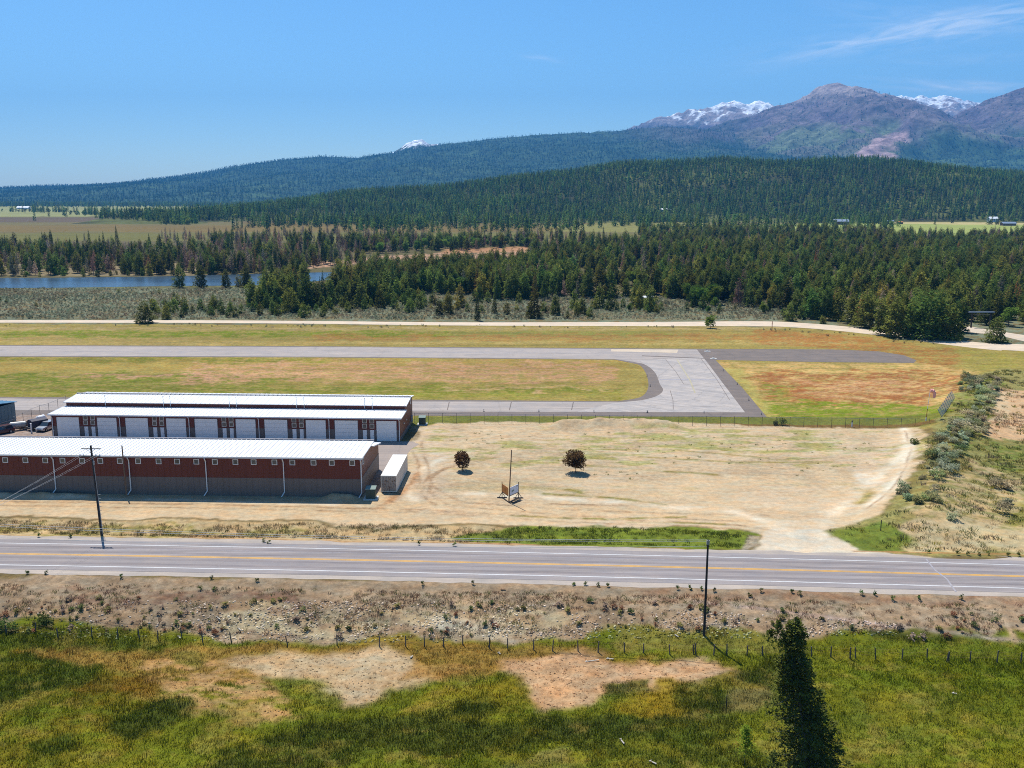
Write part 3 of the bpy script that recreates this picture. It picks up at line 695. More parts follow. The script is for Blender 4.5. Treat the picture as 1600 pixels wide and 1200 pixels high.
# ------------------------------------------------------------------ mountains and the wooded hill
def prof(pts, D):
    """ridge line given by photo pixels, seen at distance D -> (X, height)"""
    X = []; Hh = []
    for px, py in pts:
        dx, dy, dz = ray(px, py); t = D / dy; X.append(dx * t); Hh.append(HC + dz * t)
    return np.array(X), np.array(Hh)
HILL_R = prof([(330, 334), (400, 326), (470, 318), (560, 308), (640, 303), (700, 299), (800, 283), (900, 273), (960, 262), (1060, 259), (1120, 255), (1200, 260), (1300, 254), (1360, 256), (1420, 263), (1500, 273), (1600, 274), (1800, 270), (2300, 290)], 2450)
def hill_h(x, y):
    r = np.interp(x * 2450 / np.maximum(y, 1500) if False else x, HILL_R[0], HILL_R[1], left=0, right=60)
    r = np.maximum(r, 0); foot = 1560 + 60 * np.sin(x / 330.) + 90 * ss(200, 900, x) * 0
    f = ss(0, 1, (y - foot) / (2450 - foot)) ** .85 * (1 - ss(2500, 4300, y))
    n = fbm(x / 330, y / 330, 41, 5, .5) - .5
    return r * f + n * 46 * np.clip((y - foot) / 300, 0, 1) * (1 - ss(0, 1, (y - 2000) / 500) * .75) * (r > 4) * (1 - ss(2500, 4300, y))
def grid_mesh(name, xs, ys, hf, colf, m, kind='structure'):
    X, Y = np.meshgrid(xs, ys); Z = hf(X, Y); n, k = X.shape; idx = np.arange(n * k).reshape(n, k)
    F = np.stack([idx[:-1, :-1], idx[:-1, 1:], idx[1:, 1:], idx[1:, :-1]], -1).reshape(-1, 4)
    me = mesh_np(name, np.stack([X, Y, Z], -1).reshape(-1, 3), F, [m])
    a = me.attributes.new('col', 'FLOAT_COLOR', 'POINT'); c = colf(X, Y, Z)
    a.data.foreach_set('color', np.concatenate([c.reshape(-1, 3), np.ones((n * k, 1))], 1).astype(np.float32).ravel())
    me.polygons.foreach_set('use_smooth', np.ones(len(F), bool))
    return tag(link(name, me), kind=kind)
def terrain_mat(name, s1, s2, lo=.65, hi=1.35):
    m = mat(name); b = NB(m); P = b.pos(); a = b.n('ShaderNodeAttribute', attribute_name='col').outputs['Color']
    f = b.m('MULTIPLY', b.ramp(b.noise(P, s1, 6, .7), .3, .7, lo, hi), b.ramp(b.noise(P, s2, 4, .7), .3, .7, .8, 1.2))
    b.bsdf(b.mul(a, f), .95, .05); return m
TM1, TM2 = terrain_mat("hill_soil", .02, .12), terrain_mat("mountain_rock_and_soil", .010, .04, .42, 1.58)
def hill_col(X, Y, Z):
    n = fbm(X / 140, Y / 140, 51, 4)[..., None]
    return S(72, 74, 46) * (1 - ss(.45, .65, n)) + S(104, 108, 58) * ss(.45, .65, n)
grid_mesh("wooded_hill", np.linspace(-1400, 4200, 420), np.linspace(1480, 4400, 200), lambda x, y: np.where(y < 1500, -3, hill_h(x, y) - .5), hill_col, TM1)

LAY = [  # pts, distance, front run, roughness
    ([(-700, 302), (-200, 300), (0, 296), (60, 291), (130, 290), (200, 289), (280, 277), (330, 270), (380, 259), (450, 250), (500, 245), (560, 247), (620, 238), (700, 225), (800, 214), (900, 209), (960, 205), (1040, 198), (1120, 205), (1250, 215), (1500, 230), (2200, 240)], 8000, 3600, 1.0),
    ([(560, 290), (605, 244), (625, 231), (640, 222), (660, 221), (672, 228), (700, 232), (760, 260)], 10000, 3000, .5),
    ([(850, 260), (960, 212), (1000, 197), (1030, 186), (1060, 177), (1080, 172), (1100, 169), (1125, 163), (1140, 160), (1165, 162), (1195, 161), (1212, 168), (1230, 178), (1300, 200)], 11500, 3500, .9),
    ([(900, 300), (1000, 240), (1080, 212), (1130, 193), (1180, 181), (1215, 168), (1240, 158), (1262, 149), (1275, 140), (1290, 134), (1310, 133), (1335, 136), (1352, 145), (1380, 152), (1410, 166), (1450, 185), (1490, 205), (1560, 235), (1700, 270)], 8600, 3900, 1.2),
    ([(1300, 200), (1360, 158), (1385, 150), (1420, 150), (1445, 153), (1465, 151), (1490, 155), (1520, 158), (1560, 160), (1620, 170), (1760, 150)], 12500, 3500, .8),
    ([(1300, 290), (1400, 240), (1450, 205), (1490, 182), (1520, 168), (1545, 155), (1570, 147), (1590, 139), (1620, 132), (1700, 112), (1800, 118), (2000, 150), (2300, 190)], 8000, 3300, 1.0),
]
LAYP = [(prof(p, D), D, run, ro) for p, D, run, ro in LAY]
def mtn_h(x, y, which=False):
    best = np.full(x.shape, -60.0); wl = np.zeros(x.shape, int)
    for k, ((PX, PH), D, run, ro) in enumerate(LAYP):
        r = np.interp(x, PX, PH, left=-200 if k else PH[0], right=-200 if k not in (0, 5) else PH[-1])
        wob = (fbm(x / 1500, y * 0 + k, 71 + k, 3) - .5) * 700 * 0
        t = (y - (D - run)) / run
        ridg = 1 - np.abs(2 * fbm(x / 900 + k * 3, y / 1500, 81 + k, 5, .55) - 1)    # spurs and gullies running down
        f = np.clip(t, 0, 1); f = f ** (.95) * (.72 + .28 * ss(0, 1, t))
        amp = ro * r * .60 * f * (1 - f) * 2.2
        h = r * f + (ridg - .80) * amp + (fbm(x / 260, y / 260, 91 + k, 4) - .5) * .12 * r * np.clip(1.15 - f, 0, 1) * np.clip(t * 3, 0, 1)
        h = h + (1 - np.abs(2 * fbm(x / 420, y / 620, 111 + k, 5, .6) - 1) - .7) * 75 * ro * np.clip(r / 700, 0, 1) * np.clip(t * 4, 0, 1) * np.clip((1.08 - f) * 3, 0, 1)
        h = h + ((1 - np.abs(2 * fbm(x / 210, y / 260, 95 + k, 5, .6) - 1)) - .72) * (95 if k in (1, 2, 4) else 55 if k in (3, 5) else 20) * ss(.45, 1, t) + (fbm(x / 60, y / 60, 98 + k, 3) - .5) * 26 * (k > 0) * ss(.6, 1, t)
        back = np.clip((y - D) / 2200, 0, 1); h = np.where(y > D, r * (1 - back) - 30 * back, h)
        h = np.where(t < 0, -60, h)
        wl = np.where(h > best, k, wl); best = np.maximum(best, h)
    return (best, wl) if which else best
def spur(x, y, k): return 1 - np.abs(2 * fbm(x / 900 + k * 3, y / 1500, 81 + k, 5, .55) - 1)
def mtn_col(X, Y, Z):
    _, wl = mtn_h(X, Y, True)
    n1, n2, n3 = fbm(X / 500, Y / 700, 101, 5, .6), fbm(X / 160, Y / 220, 103, 4, .6), fbm(X / 60, Y / 90, 105, 4, .65)
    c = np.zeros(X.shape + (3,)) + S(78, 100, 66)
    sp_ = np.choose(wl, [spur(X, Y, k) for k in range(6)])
    def mixin(m, col):
        nonlocal c; m = np.clip(m, 0, 1)[..., None]; c = c * (1 - m) + col * m
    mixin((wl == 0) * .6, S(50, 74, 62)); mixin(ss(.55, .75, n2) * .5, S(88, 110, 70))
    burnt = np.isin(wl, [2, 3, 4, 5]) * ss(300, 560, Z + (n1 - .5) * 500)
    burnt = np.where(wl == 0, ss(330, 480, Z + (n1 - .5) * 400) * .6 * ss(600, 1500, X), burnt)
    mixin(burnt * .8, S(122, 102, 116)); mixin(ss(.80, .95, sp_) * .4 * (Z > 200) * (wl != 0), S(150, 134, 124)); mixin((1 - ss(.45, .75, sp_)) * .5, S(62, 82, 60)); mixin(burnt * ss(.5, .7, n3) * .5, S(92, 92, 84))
    mixin((wl == 3) * ss(.54, .60, n1 * .7 + n2 * .3) * ss(200, 380, Z) * (1 - ss(480, 640, Z)) * .65, S(112, 134, 84))
    rock = np.isin(wl, [2, 4, 3]) * ss(760, 900, Z + (n2 - .5) * 260)
    rock = np.where(wl == 4, ss(700, 820, Z + (n2 - .5) * 200), rock)
    mixin(rock * .85, S(180, 164, 156)); mixin((wl == 4) * ss(.52, .66, n2) * .7 * ss(760, 900, Z), S(200, 172, 150))
    snow = np.zeros(X.shape)
    snow = np.where(wl == 2, ss(985, 1010, Z + (n3 - .5) * 620 + (n2 - .5) * 260), snow)
    snow = np.where(wl == 1, ss(525, 545, Z + (n3 - .5) * 420 + 30), snow)
    snow = np.where(wl == 4, ss(1150, 1175, Z + (n3 - .5) * 620 + (n2 - .5) * 260), snow)
    snow = np.where(wl == 5, ss(930, 1000, Z + (n3 - .5) * 260) * .8, snow)
    mixin(snow * 1.2, np.array([.82, .84, .86]))
    # tan slide scar
    for pts in SCAR:
        d = poly_sd(X.ravel() + (n2.ravel() - .5) * 240, Y.ravel() + (n3.ravel() - .5) * 200, pts).reshape(X.shape)
        mixin((1 - ss(-30, 40, d)) * (.75 + .25 * n3), S(200, 168, 164))
    return c
SCAR = []
def on_layer(px, py):
    dx, dy, dz = ray(px, py); t = np.linspace(4200, 12500, 2400) / dy
    X, Y, Zr = dx * t, dy * t, HC + dz * t; hit = np.nonzero(mtn_h(X, Y) > Zr)[0]
    return (X[hit[0]], Y[hit[0]]) if len(hit) else None
for P in ([(1345, 238), (1365, 222), (1390, 210), (1415, 206), (1412, 222), (1385, 234), (1400, 248), (1350, 250)],):
    q = [on_layer(*p) for p in P]; q = [v for v in q if v]
    if len(q) > 2: SCAR.append(q)
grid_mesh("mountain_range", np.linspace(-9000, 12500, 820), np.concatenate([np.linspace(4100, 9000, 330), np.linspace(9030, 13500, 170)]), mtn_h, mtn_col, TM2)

# ------------------------------------------------------------------ plant prototypes (meshes shared by every copy)
def tri_clumps(P, out, size, r, flat=.35):
    """leaf clump triangles at P, growing along out"""
    n = len(P); tang = np.cross(out, np.array([0, 0, 1.0])) + r.normal(0, .35, (n, 3)); tang /= np.linalg.norm(tang, axis=1)[:, None] + 1e-9
    a = P - out * size[:, None] * .45; bq = P + tang * size[:, None] * .5 + out * size[:, None] * .35; c = P - tang * size[:, None] * .5 + out * size[:, None] * .35
    c = c + r.normal(0, .12, (n, 3)) * size[:, None]
    V = np.stack([a, bq, c], 1).reshape(-1, 3); return V, np.arange(3 * n).reshape(-1, 3)
def conifer(h, rad, n, seed, low=.1, power=.9, size=.55, droop=.25, irr=.35, thin=1.0, lean=0):
    r = np.random.default_rng(seed)
    t = low + (1 - low) * (1 - np.sqrt(r.random(n))) ** .92
    az = r.random(n) * 2 * math.pi
    env = (1 - t) ** power * np.minimum(1, (t - low) / .10 + .55)
    lob = 1 + irr * (2 * vnoise(az / 2 / math.pi * 5 + seed, t * 9 + seed, seed) - 1) + .25 * irr * np.sin(t * h * 2.4 + az * 2)
    R = np.maximum(rad * env * lob, .10)
    rr = R * np.sqrt(.10 + .90 * r.random(n))
    x, y = rr * np.cos(az), rr * np.sin(az); z = t * h - droop * rr + r.normal(0, .12, n)
    out = np.stack([np.cos(az), np.sin(az), r.normal(.05, .4, n)], 1); out[t > .93] = (0, 0, 1)
    out += r.normal(0, .25, out.shape); out /= np.linalg.norm(out, axis=1)[:, None]
    sz = size * r.uniform(.6, 1.35, n) * (.55 + .45 * np.minimum(1, (1 - t) * 4))
    V, F = tri_clumps(np.stack([x + lean * t, y, z], 1), out, sz, r)
    cl = np.clip(.35 * vnoise(az * 2, t * 14, seed + 3) + .65 * r.random(n) * .8 + .1, 0, 1)
    return V, F, np.repeat(cl, 3)
def trunk(h, r0, seed, limbs=6, lean=0, lr=1.5):
    r = np.random.default_rng(seed); mb = MB(); pts = [(lean * k / 5 + r.normal(0, .03) * k, r.normal(0, .03) * k, h * k / 5) for k in range(6)]
    for k in range(5): mb.tube(pts[k], pts[k + 1], r0 * (1 - k / 5.4), r0 * (1 - (k + 1) / 5.4), 6)
    for k in range(limbs):
        t = .2 + .7 * k / max(limbs, 1); a = r.random() * 6.28; L = lr * (1 - t) + .25
        p = (lean * t, 0, h * t); mb.tube(p, (p[0] + math.cos(a) * L, math.sin(a) * L, h * t + L * .15), r0 * .22, r0 * .06, 4)
    V = np.array(mb.v); return mb
def broad(h, rx, n, seed, size=.5, low=.2, lobes=9):
    r = np.random.default_rng(seed); C_ = []
    for k in range(lobes):
        a = r.random() * 6.28; rr = rx * .55 * math.sqrt(r.random()); C_.append((rr * math.cos(a), rr * math.sin(a), h * (low + .18 + (.66 - low) * r.random()), rx * r.uniform(.35, .6)))
    C_ = np.array(C_); k = r.integers(0, lobes, n); d = r.normal(0, 1, (n, 3)); d /= np.linalg.norm(d, axis=1)[:, None]
    q = C_[k]; P = q[:, :3] + d * (q[:, 3] * r.random(n) ** .4)[:, None] * np.array([1, 1, .85])
    P[:, 2] = np.maximum(P[:, 2], h * low * .6); o = d + r.normal(0, .4, d.shape); o /= np.linalg.norm(o, axis=1)[:, None]
    V, F = tri_clumps(P, o, size * r.uniform(.6, 1.3, n), r)
    return V, F, np.repeat(np.clip(.2 + .3 * (P[:, 2] / h) * r.random(n) * 0 + .6 * r.random(n), 0, 1), 3)
protos = {}
def proto(key, crown, tk, lm, tm):
    V, F, cl = crown; cm = mesh_np(key + "_crown", V, F, [lm], clump=cl)
    tmesh = None
    if tk is not None:
        tmesh = bpy.data.meshes.new(key + "_trunk"); tmesh.from_pydata(tk.v, [], tk.f); tmesh.materials.append(tm); tmesh.update()
        tv = np.array(tk.v); nV = len(V)
        fs = {}
        for f in tk.f: fs.setdefault(len(f), []).append([i + nV for i in f])
        FL = [F] + [np.array(v) for v in fs.values()]
        mi = np.concatenate([np.zeros(len(F)), np.ones(sum(len(v) for v in fs.values()))])
        jm = mesh_np(key + "_whole", np.concatenate([V, tv]), FL, [lm, tm], mi, np.concatenate([cl, np.full(len(tv), .5)]))
    else: jm = cm
    protos[key] = dict(crown=cm, trunk=tmesh, whole=jm)
proto('pine_a', conifer(13.5, 3.3, 1700, 1, .08, .52, .66, .12, .6), trunk(14, .17, 1), LM['pine'], MT['bark'])
proto('pine_b', conifer(12, 3.7, 1700, 2, .05, .48, .70, .08, .6), trunk(12, .18, 2), LM['pine'], MT['bark'])
proto('pine_c', conifer(15, 2.6, 1400, 3, .16, .55, .62, .12, .6), trunk(15, .16, 3), LM['pine'], MT['bark'])
proto('bushy', conifer(8, 3.3, 1700, 14, .01, .42, .55, .05, .5), trunk(6.5, .14, 14), LM['pine'], MT['bark'])
proto('pine_d', conifer(8.5, 2.4, 1100, 4, .03, .6, .54, .1, .5), trunk(8, .12, 4), LM['pine'], MT['bark'])
proto('spruce_a', conifer(18, 2.6, 1600, 5, .06, .95, .55, .3, .3), trunk(17, .2, 5), LM['spruce'], MT['bark'])
proto('spruce_b', conifer(14, 2.1, 1300, 6, .05, 1.0, .5, .3, .3), trunk(13, .16, 6), LM['spruce'], MT['bark'])
proto('dead_a', conifer(14, 1.7, 800, 7, .18, .6, .42, .1, .6), trunk(13.6, .14, 7, 14), LM['dead'], MT['greybark'])
proto('dead_b', conifer(11, 2.0, 900, 8, .08, .6, .42, .1, .6), trunk(10.6, .12, 8, 14), LM['dead'], MT['greybark'])
proto('rusty', conifer(12, 1.7, 700, 9, .14, .7, .45, .12, .5), trunk(11.5, .13, 9, 8), LM['rusty'], MT['bark'])
proto('broad_a', broad(8, 3.2, 1200, 10, .6), trunk(5.5, .16, 10, 5), LM['broad'], MT['bark'])
proto('broad_b', broad(5, 2.2, 800, 11, .5, .05), trunk(3, .09, 11, 4), LM['broad'], MT['bark'])
proto('small_a', conifer(4.2, 1.35, 420, 12, .02, .65, .42, .1, .4), trunk(3.8, .06, 12, 3), LM['pine'], MT['bark'])
proto('small_b', conifer(2.8, 1.1, 300, 13, .02, .6, .34, .1, .4), trunk(2.4, .05, 13, 2), LM['pine'], MT['bark'])
for k in range(3): proto('far_%d' % k, conifer(19, (3.0, 3.4, 2.5)[k], 190, 20 + k, .06, (.85, .75, 1.0)[k], 1.6, .3, .35), None, LM['farcon'], None)
for k in range(2): proto('mtn_%d' % k, conifer(24, (4.8, 5.6)[k], 46, 30 + k, .03, .85, 3.6, .3, .3), None, LM['mtn'], None)
proto('farbroad', broad(9, 4.2, 200, 33, 1.5, .05), None, LM['broad'], None)
proto('mtn_dead', conifer(20, 2.4, 22, 34, .1, .8, 2.6, .3, .3), None, LM['dead'], None)
def shrub(key, h, rx, n, seed, lm, size): proto(key, broad(h, rx, n, seed, size, .02, 6), None, lm, None)
for k in range(3): shrub('sage_%d' % k, (.9, 1.1, .75)[k], (.75, .9, .7)[k], 90, 40 + k, LM['sage'], .26)
for k in range(3): shrub('sagedark_%d' % k, (1.2, 1.5, 1.0)[k], (1.0, 1.3, .9)[k], 420, 44 + k, LM['sagedark'], .20)
def tuft(key, n, h, spread, wd, seed, m, lean=.35):
    r = np.random.default_rng(seed); b0 = np.stack([r.normal(0, spread, n), r.normal(0, spread, n), np.zeros(n)], 1)
    a = r.random(n) * 6.28; d = np.stack([np.cos(a), np.sin(a), np.zeros(n)], 1); hh = h * r.uniform(.5, 1.2, n)
    tip = b0 + np.stack([np.cos(a + 1) * hh * lean, np.sin(a + 1) * hh * lean, hh], 1)
    V = np.stack([b0 - d * wd / 2, b0 + d * wd / 2, tip], 1).reshape(-1, 3)
    protos[key] = dict(whole=mesh_np(key, V, np.arange(3 * n).reshape(-1, 3), [m], clump=np.repeat(r.random(n), 3)))
for k in range(3): tuft('grass_%d' % k, 16, (.12, .16, .22)[k], .16, .05, 60 + k, LM['grass'])
for k in range(2): tuft('tallgrass_%d' % k, 22, (.32, .44)[k], .24, .06, 65 + k, LM['grass'], .25)
for k in range(3): tuft('weed_%d' % k, 26, (.15, .22, .28)[k], .22, .05, 70 + k, LM['weed'], .6)
for k in range(2):
    q = broad((.32, .42)[k], (.36, .42)[k], 70, 90 + k, .15, .02, 5); protos['scrub_%d' % k] = dict(whole=mesh_np('scrub_%d' % k, q[0], q[1], [LM['weed']], clump=q[2]))
def stone(key, seed):
    r = np.random.default_rng(seed); V = np.array([(math.cos(a) * math.cos(e), math.sin(a) * math.cos(e), math.sin(e)) for e in (-.4, .35, .95) for a in np.linspace(0, 6.28, 7)[:6]] + [(0, 0, 1)])
    V = V * r.uniform(.7, 1.15, (len(V), 1)) * np.array([.5, .4, .32]); F = []
    for L in range(2):
        for k in range(6): F.append([L * 6 + k, L * 6 + (k + 1) % 6, L * 6 + 6 + (k + 1) % 6, L * 6 + 6 + k])
    T = [[12 + k, 12 + (k + 1) % 6, 18] for k in range(6)]
    protos[key] = dict(whole=mesh_np(key, V, [np.array(F), np.array(T)], [LM['stone']], clump=np.full(len(V), .5)))
for k in range(3): stone('stone_%d' % k, 80 + k)
def scatter(name, keys, P, idx, scl, tint=None, label=None, cat=None, zoff=0.0):
    """one object: a point cloud that carries a plant or stone at each point"""
    col = bpy.data.collections.new(name + "_kinds")
    for i, k in enumerate(keys):
        o = bpy.data.objects.new("%02d_%s" % (i, k), protos[k]['whole']); col.objects.link(o)
    me = bpy.data.meshes.new(name); P = np.asarray(P, np.float32); me.vertices.add(len(P)); me.vertices.foreach_set('co', P.ravel())
    me.attributes.new('idx', 'INT', 'POINT').data.foreach_set('value', np.asarray(idx, np.int32))
    me.attributes.new('scl', 'FLOAT', 'POINT').data.foreach_set('value', np.asarray(scl, np.float32))
    rot = np.zeros((len(P), 3), np.float32); rot[:, 2] = rng.random(len(P)) * 6.28; rot[:, :2] = rng.normal(0, .04, (len(P), 2))
    me.attributes.new('rot', 'FLOAT_VECTOR', 'POINT').data.foreach_set('vector', rot.ravel())
    if tint is not None: me.attributes.new('tint', 'FLOAT_COLOR', 'POINT').data.foreach_set('color', np.concatenate([tint, np.ones((len(P), 1))], 1).astype(np.float32).ravel())
    me.update(); ob = link(name, me); ng = bpy.data.node_groups.new(name, 'GeometryNodeTree')
    ng.interface.new_socket('Geometry', in_out='INPUT', socket_type='NodeSocketGeometry'); ng.interface.new_socket('Geometry', in_out='OUTPUT', socket_type='NodeSocketGeometry')
    N, L = ng.nodes, ng.links; gi, go = N.new('NodeGroupInput'), N.new('NodeGroupOutput'); ip = N.new('GeometryNodeInstanceOnPoints'); ci = N.new('GeometryNodeCollectionInfo')
    ci.inputs['Collection'].default_value = col; ci.inputs['Separate Children'].default_value = True; ci.inputs['Reset Children'].default_value = True
    def at(nm, ty): a = N.new('GeometryNodeInputNamedAttribute'); a.data_type = ty; a.inputs['Name'].default_value = nm; return a.outputs[0]
    ip.inputs['Pick Instance'].default_value = True
    L.new(gi.outputs[0], ip.inputs['Points']); L.new(ci.outputs[0], ip.inputs['Instance']); L.new(at('idx', 'INT'), ip.inputs['Instance Index'])
    L.new(at('rot', 'FLOAT_VECTOR'), ip.inputs['Rotation']); L.new(at('scl', 'FLOAT'), ip.inputs['Scale']); L.new(ip.outputs[0], go.inputs[0])
    md = ob.modifiers.new('scatter', 'NODES'); md.node_group = ng
    tag(ob, label, cat, kind='stuff'); print(name, len(P)); return ob

# ------------------------------------------------------------------ the woods: where trees stand
def inpoly_px(x, y, P):
    return poly_sd(x, y, [G(*p) for p in P]) < 0
def region_pts(P, spacing, dens=None, jit=.48):
    W = np.array([(GT if min(q[1] for q in P) > 900 else G)(*p) for p in P]); lo, hi = W.min(0), W.max(0)
    gx, gy = np.meshgrid(np.arange(lo[0], hi[0], spacing), np.arange(lo[1], hi[1], spacing)); x = gx.ravel(); y = gy.ravel()
    x = x + rng.uniform(-jit, jit, x.shape) * spacing; y = y + rng.uniform(-jit, jit, y.shape) * spacing
    wa = min(14, spacing * 2.4); k = poly_sd(x + (vnoise(x / 14, y / 14, 5) - .5) * wa, y + (vnoise(x / 14, y / 14, 6) - .5) * wa * 1.4, [tuple(p) for p in W]) < 0; x, y = x[k], y[k]
    if dens is not None:
        k = rng.random(len(x)) < dens(x, y); x, y = x[k], y[k]
    return x, y
KT = ['pine_a', 'pine_b', 'pine_c', 'pine_d', 'spruce_a', 'spruce_b', 'dead_a', 'dead_b', 'rusty', 'broad_a', 'broad_b', 'small_a', 'small_b']
KH = dict(bushy=8, pine_a=15, pine_b=13, pine_c=16, pine_d=9, spruce_a=18, spruce_b=14, dead_a=14, dead_b=11, rusty=12, broad_a=8, broad_b=5, small_a=4.2, small_b=2.8)
T = []   # x, y, kind index, scale, place
def add_trees(x, y, mixw, smin, smax, place):
    ks = np.array([KT.index(k) for k in mixw]); pw = np.array(list(mixw.values()), float); pw /= pw.sum()
    kk = rng.choice(ks, len(x), p=pw); s = rng.uniform(smin, smax, len(x))
    for a in zip(x, y, kk, s): T.append((float(a[0]), float(a[1]), int(a[2]), float(a[3]), place))
gapn = lambda s, lo, hi: (lambda x, y: ss(lo, hi, fbm(x / 45, y / 45, s, 3)))
OLIVE = dict(pine_a=5, pine_b=6, pine_c=3, pine_d=2.5, spruce_b=.8, dead_a=.9, dead_b=1.0, rusty=1.0, broad_a=.8)
# dense wood right of centre, down to the gravel track
add_trees(*region_pts([(700, 446), (860, 468), (1010, 466), (1080, 470), (1180, 478), (1290, 494), (1350, 507), (1420, 521), (1500, 527), (1520, 505), (1700, 500), (2200, 520), (2200, 388), (1350, 392), (1180, 396), (1000, 400), (830, 415), (700, 430)], 5.9, gapn(11, .25, .52)), OLIVE, .5, 1.18, 'wood')
add_trees(*region_pts([(830, 415), (1000, 400), (1180, 396), (1350, 392), (2200, 388), (2200, 379), (1180, 383), (1000, 384), (830, 396)], 9, gapn(12, .2, .5)), OLIVE, .8, 1.15, 'wood')
add_trees(*region_pts([(1000, 384), (2200, 379), (2200, 374), (1400, 372), (1360, 364), (1180, 362), (1000, 366)], 11, gapn(13, .3, .55)), OLIVE, .8, 1.2, 'wood')
# young pines at the front edge of the wood
add_trees(*region_pts([(840, 472), (1060, 478), (1220, 488), (1320, 500), (1300, 506), (1100, 492), (860, 486)], 8.0, gapn(14, .35, .6)), dict(pine_d=2, small_a=3, small_b=1, broad_b=.6), .6, 1.0, 'edge')
add_trees(*region_pts([(1380, 452), (1500, 448), (1560, 462), (1500, 478), (1400, 470)], 7, gapn(31, .1, .4)), dict(broad_a=3, pine_b=1), .9, 1.35, 'wood')
add_trees(*region_pts([(1050, 470), (1110, 468), (1130, 478), (1060, 480)], 6, gapn(31, .1, .4)), dict(broad_a=2, broad_b=2), .9, 1.2, 'edge')
# river bank trees in the middle
add_trees(*region_pts([(415, 452), (520, 452), (640, 462), (720, 462), (840, 472), (840, 430), (700, 424), (560, 437), (500, 440), (415, 448)], 5.2, gapn(15, .1, .38)), OLIVE, .75, 1.1, 'bank')
add_trees(*region_pts([(270, 450), (430, 450), (430, 441), (395, 447), (350, 448), (270, 448.5)], 8, gapn(15, .2, .5)), dict(pine_a=2, pine_b=3, pine_d=2, spruce_b=1), .75, 1.0, 'bank')
# tree belt beyond the river, left
LEFTMIX = dict(pine_a=3, pine_c=3, pine_b=2, spruce_a=1.5, spruce_b=1.5, dead_a=5.5, dead_b=5, rusty=2.2, broad_b=.6)
add_trees(*region_pts([(-500, 432), (330, 430), (470, 425), (480, 418), (560, 415), (560, 396), (-500, 396)], 8.2, gapn(16, .22, .55)), LEFTMIX, .75, 1.12, 'far bank')
add_trees(*region_pts([(300, 434), (330, 420), (480, 420), (478, 430), (400, 437)], 6.5, gapn(16, .1, .4)), LEFTMIX, .75, 1.1, 'far bank')
add_trees(*region_pts([(-500, 434.5), (260, 433), (330, 431), (330, 425), (-500, 425)], 7.5, gapn(17, .15, .5)), dict(pine_d=2, small_a=3, small_b=2, broad_b=1), .6, 1.0, 'far bank')
add_trees(*region_pts([(330, 396), (900, 396), (960, 384), (960, 374), (330, 378)], 13, gapn(18, .28, .52)), LEFTMIX, .8, 1.15, 'plain')
add_trees(*region_pts([(560, 398), (830, 386), (830, 380), (560, 384)], 10, gapn(18, .1, .4)), dict(broad_a=3, pine_a=1, dead_a=1, pine_b=1), .8, 1.3, 'plain')
add_trees(*region_pts([(-300, 396), (330, 396), (330, 378), (-300, 384)], 26, gapn(19, .45, .6)), LEFTMIX, .8, 1.1, 'plain')
add_trees(*region_pts([(250, 372), (600, 366), (700, 374), (420, 380), (250, 380)], 17, gapn(20, .38, .55)), dict(dead_a=3, dead_b=3, pine_d=1), .8, 1.1, 'plain')
add_trees(*region_pts([(540, 424), (880, 420), (880, 412), (700, 414), (540, 420)], 9, gapn(16, .3, .6)), OLIVE, .7, .95, 'bank')
# sparse young trees in the sagebrush
add_trees(*region_pts([(390, 458), (640, 462), (640, 478), (400, 482)], 4.8, gapn(22, .2, .42)), dict(pine_d=2, pine_b=1.4, small_a=2, small_b=1, spruce_b=.6), .8, 1.25, 'sage')
add_trees(*region_pts([(520, 462), (1250, 490), (1240, 498), (900, 498), (540, 490)], 7.0, gapn(23, .3, .55)), dict(small_a=5, small_b=2, pine_d=1.6, spruce_b=.3), .8, 1.4, 'sage')
add_trees(*region_pts([(240, 478), (540, 478), (540, 498), (240, 496)], 6.5, gapn(24, .3, .5)), dict(small_a=4, small_b=1), .9, 1.5, 'sage')
add_trees(*region_pts([(-500, 455), (400, 455), (400, 490), (-500, 490)], 26, gapn(25, .4, .6)), dict(small_b=1), .5, .9, 'sage')
# right-hand side by the gravel road
add_trees(*region_pts([(1560, 512), (1700, 520), (1900, 540), (1900, 505), (1560, 503)], 6, gapn(26, .1, .4)), dict(pine_b=2, broad_a=2, pine_a=2, broad_b=1), .8, 1.1, 'wood')
# keep roads and water clear
TT = np.array([(t[0], t[1]) for t in T])
clear = [[(470, 413), (850, 393), (850, 387), (470, 404)], [(1475, 500), (1530, 507), (1620, 520), (1800, 545), (1800, 570), (1620, 545), (1540, 545), (1475, 526)]]
kill = np.zeros(len(T), bool)
rw_ = [G(*p) for p in riv]
for Pp in [rw_] + [[G(*p) for p in c] for c in clear[1:]] + [[G(*p) for p in top + bot[::-1]]]: kill |= poly_sd(TT[:, 0], TT[:, 1], Pp) < 1.0
kill |= (poly_sd(TT[:, 0], TT[:, 1], [G(*p) for p in clear[0]]) < 0) & (rng.random(len(T)) < .85)
pj = np.array([proj(t[0], t[1], 0) for t in T]); tall_ = np.array([KH[KT[t[2]]] * t[3] for t in T]) > 4.5
kill |= (np.abs(pj[:, 0] - 499) < 21) & (pj[:, 1] > 428) & (pj[:, 1] < 470) & tall_
T = [t for t, k in zip(T, kill) if not k]
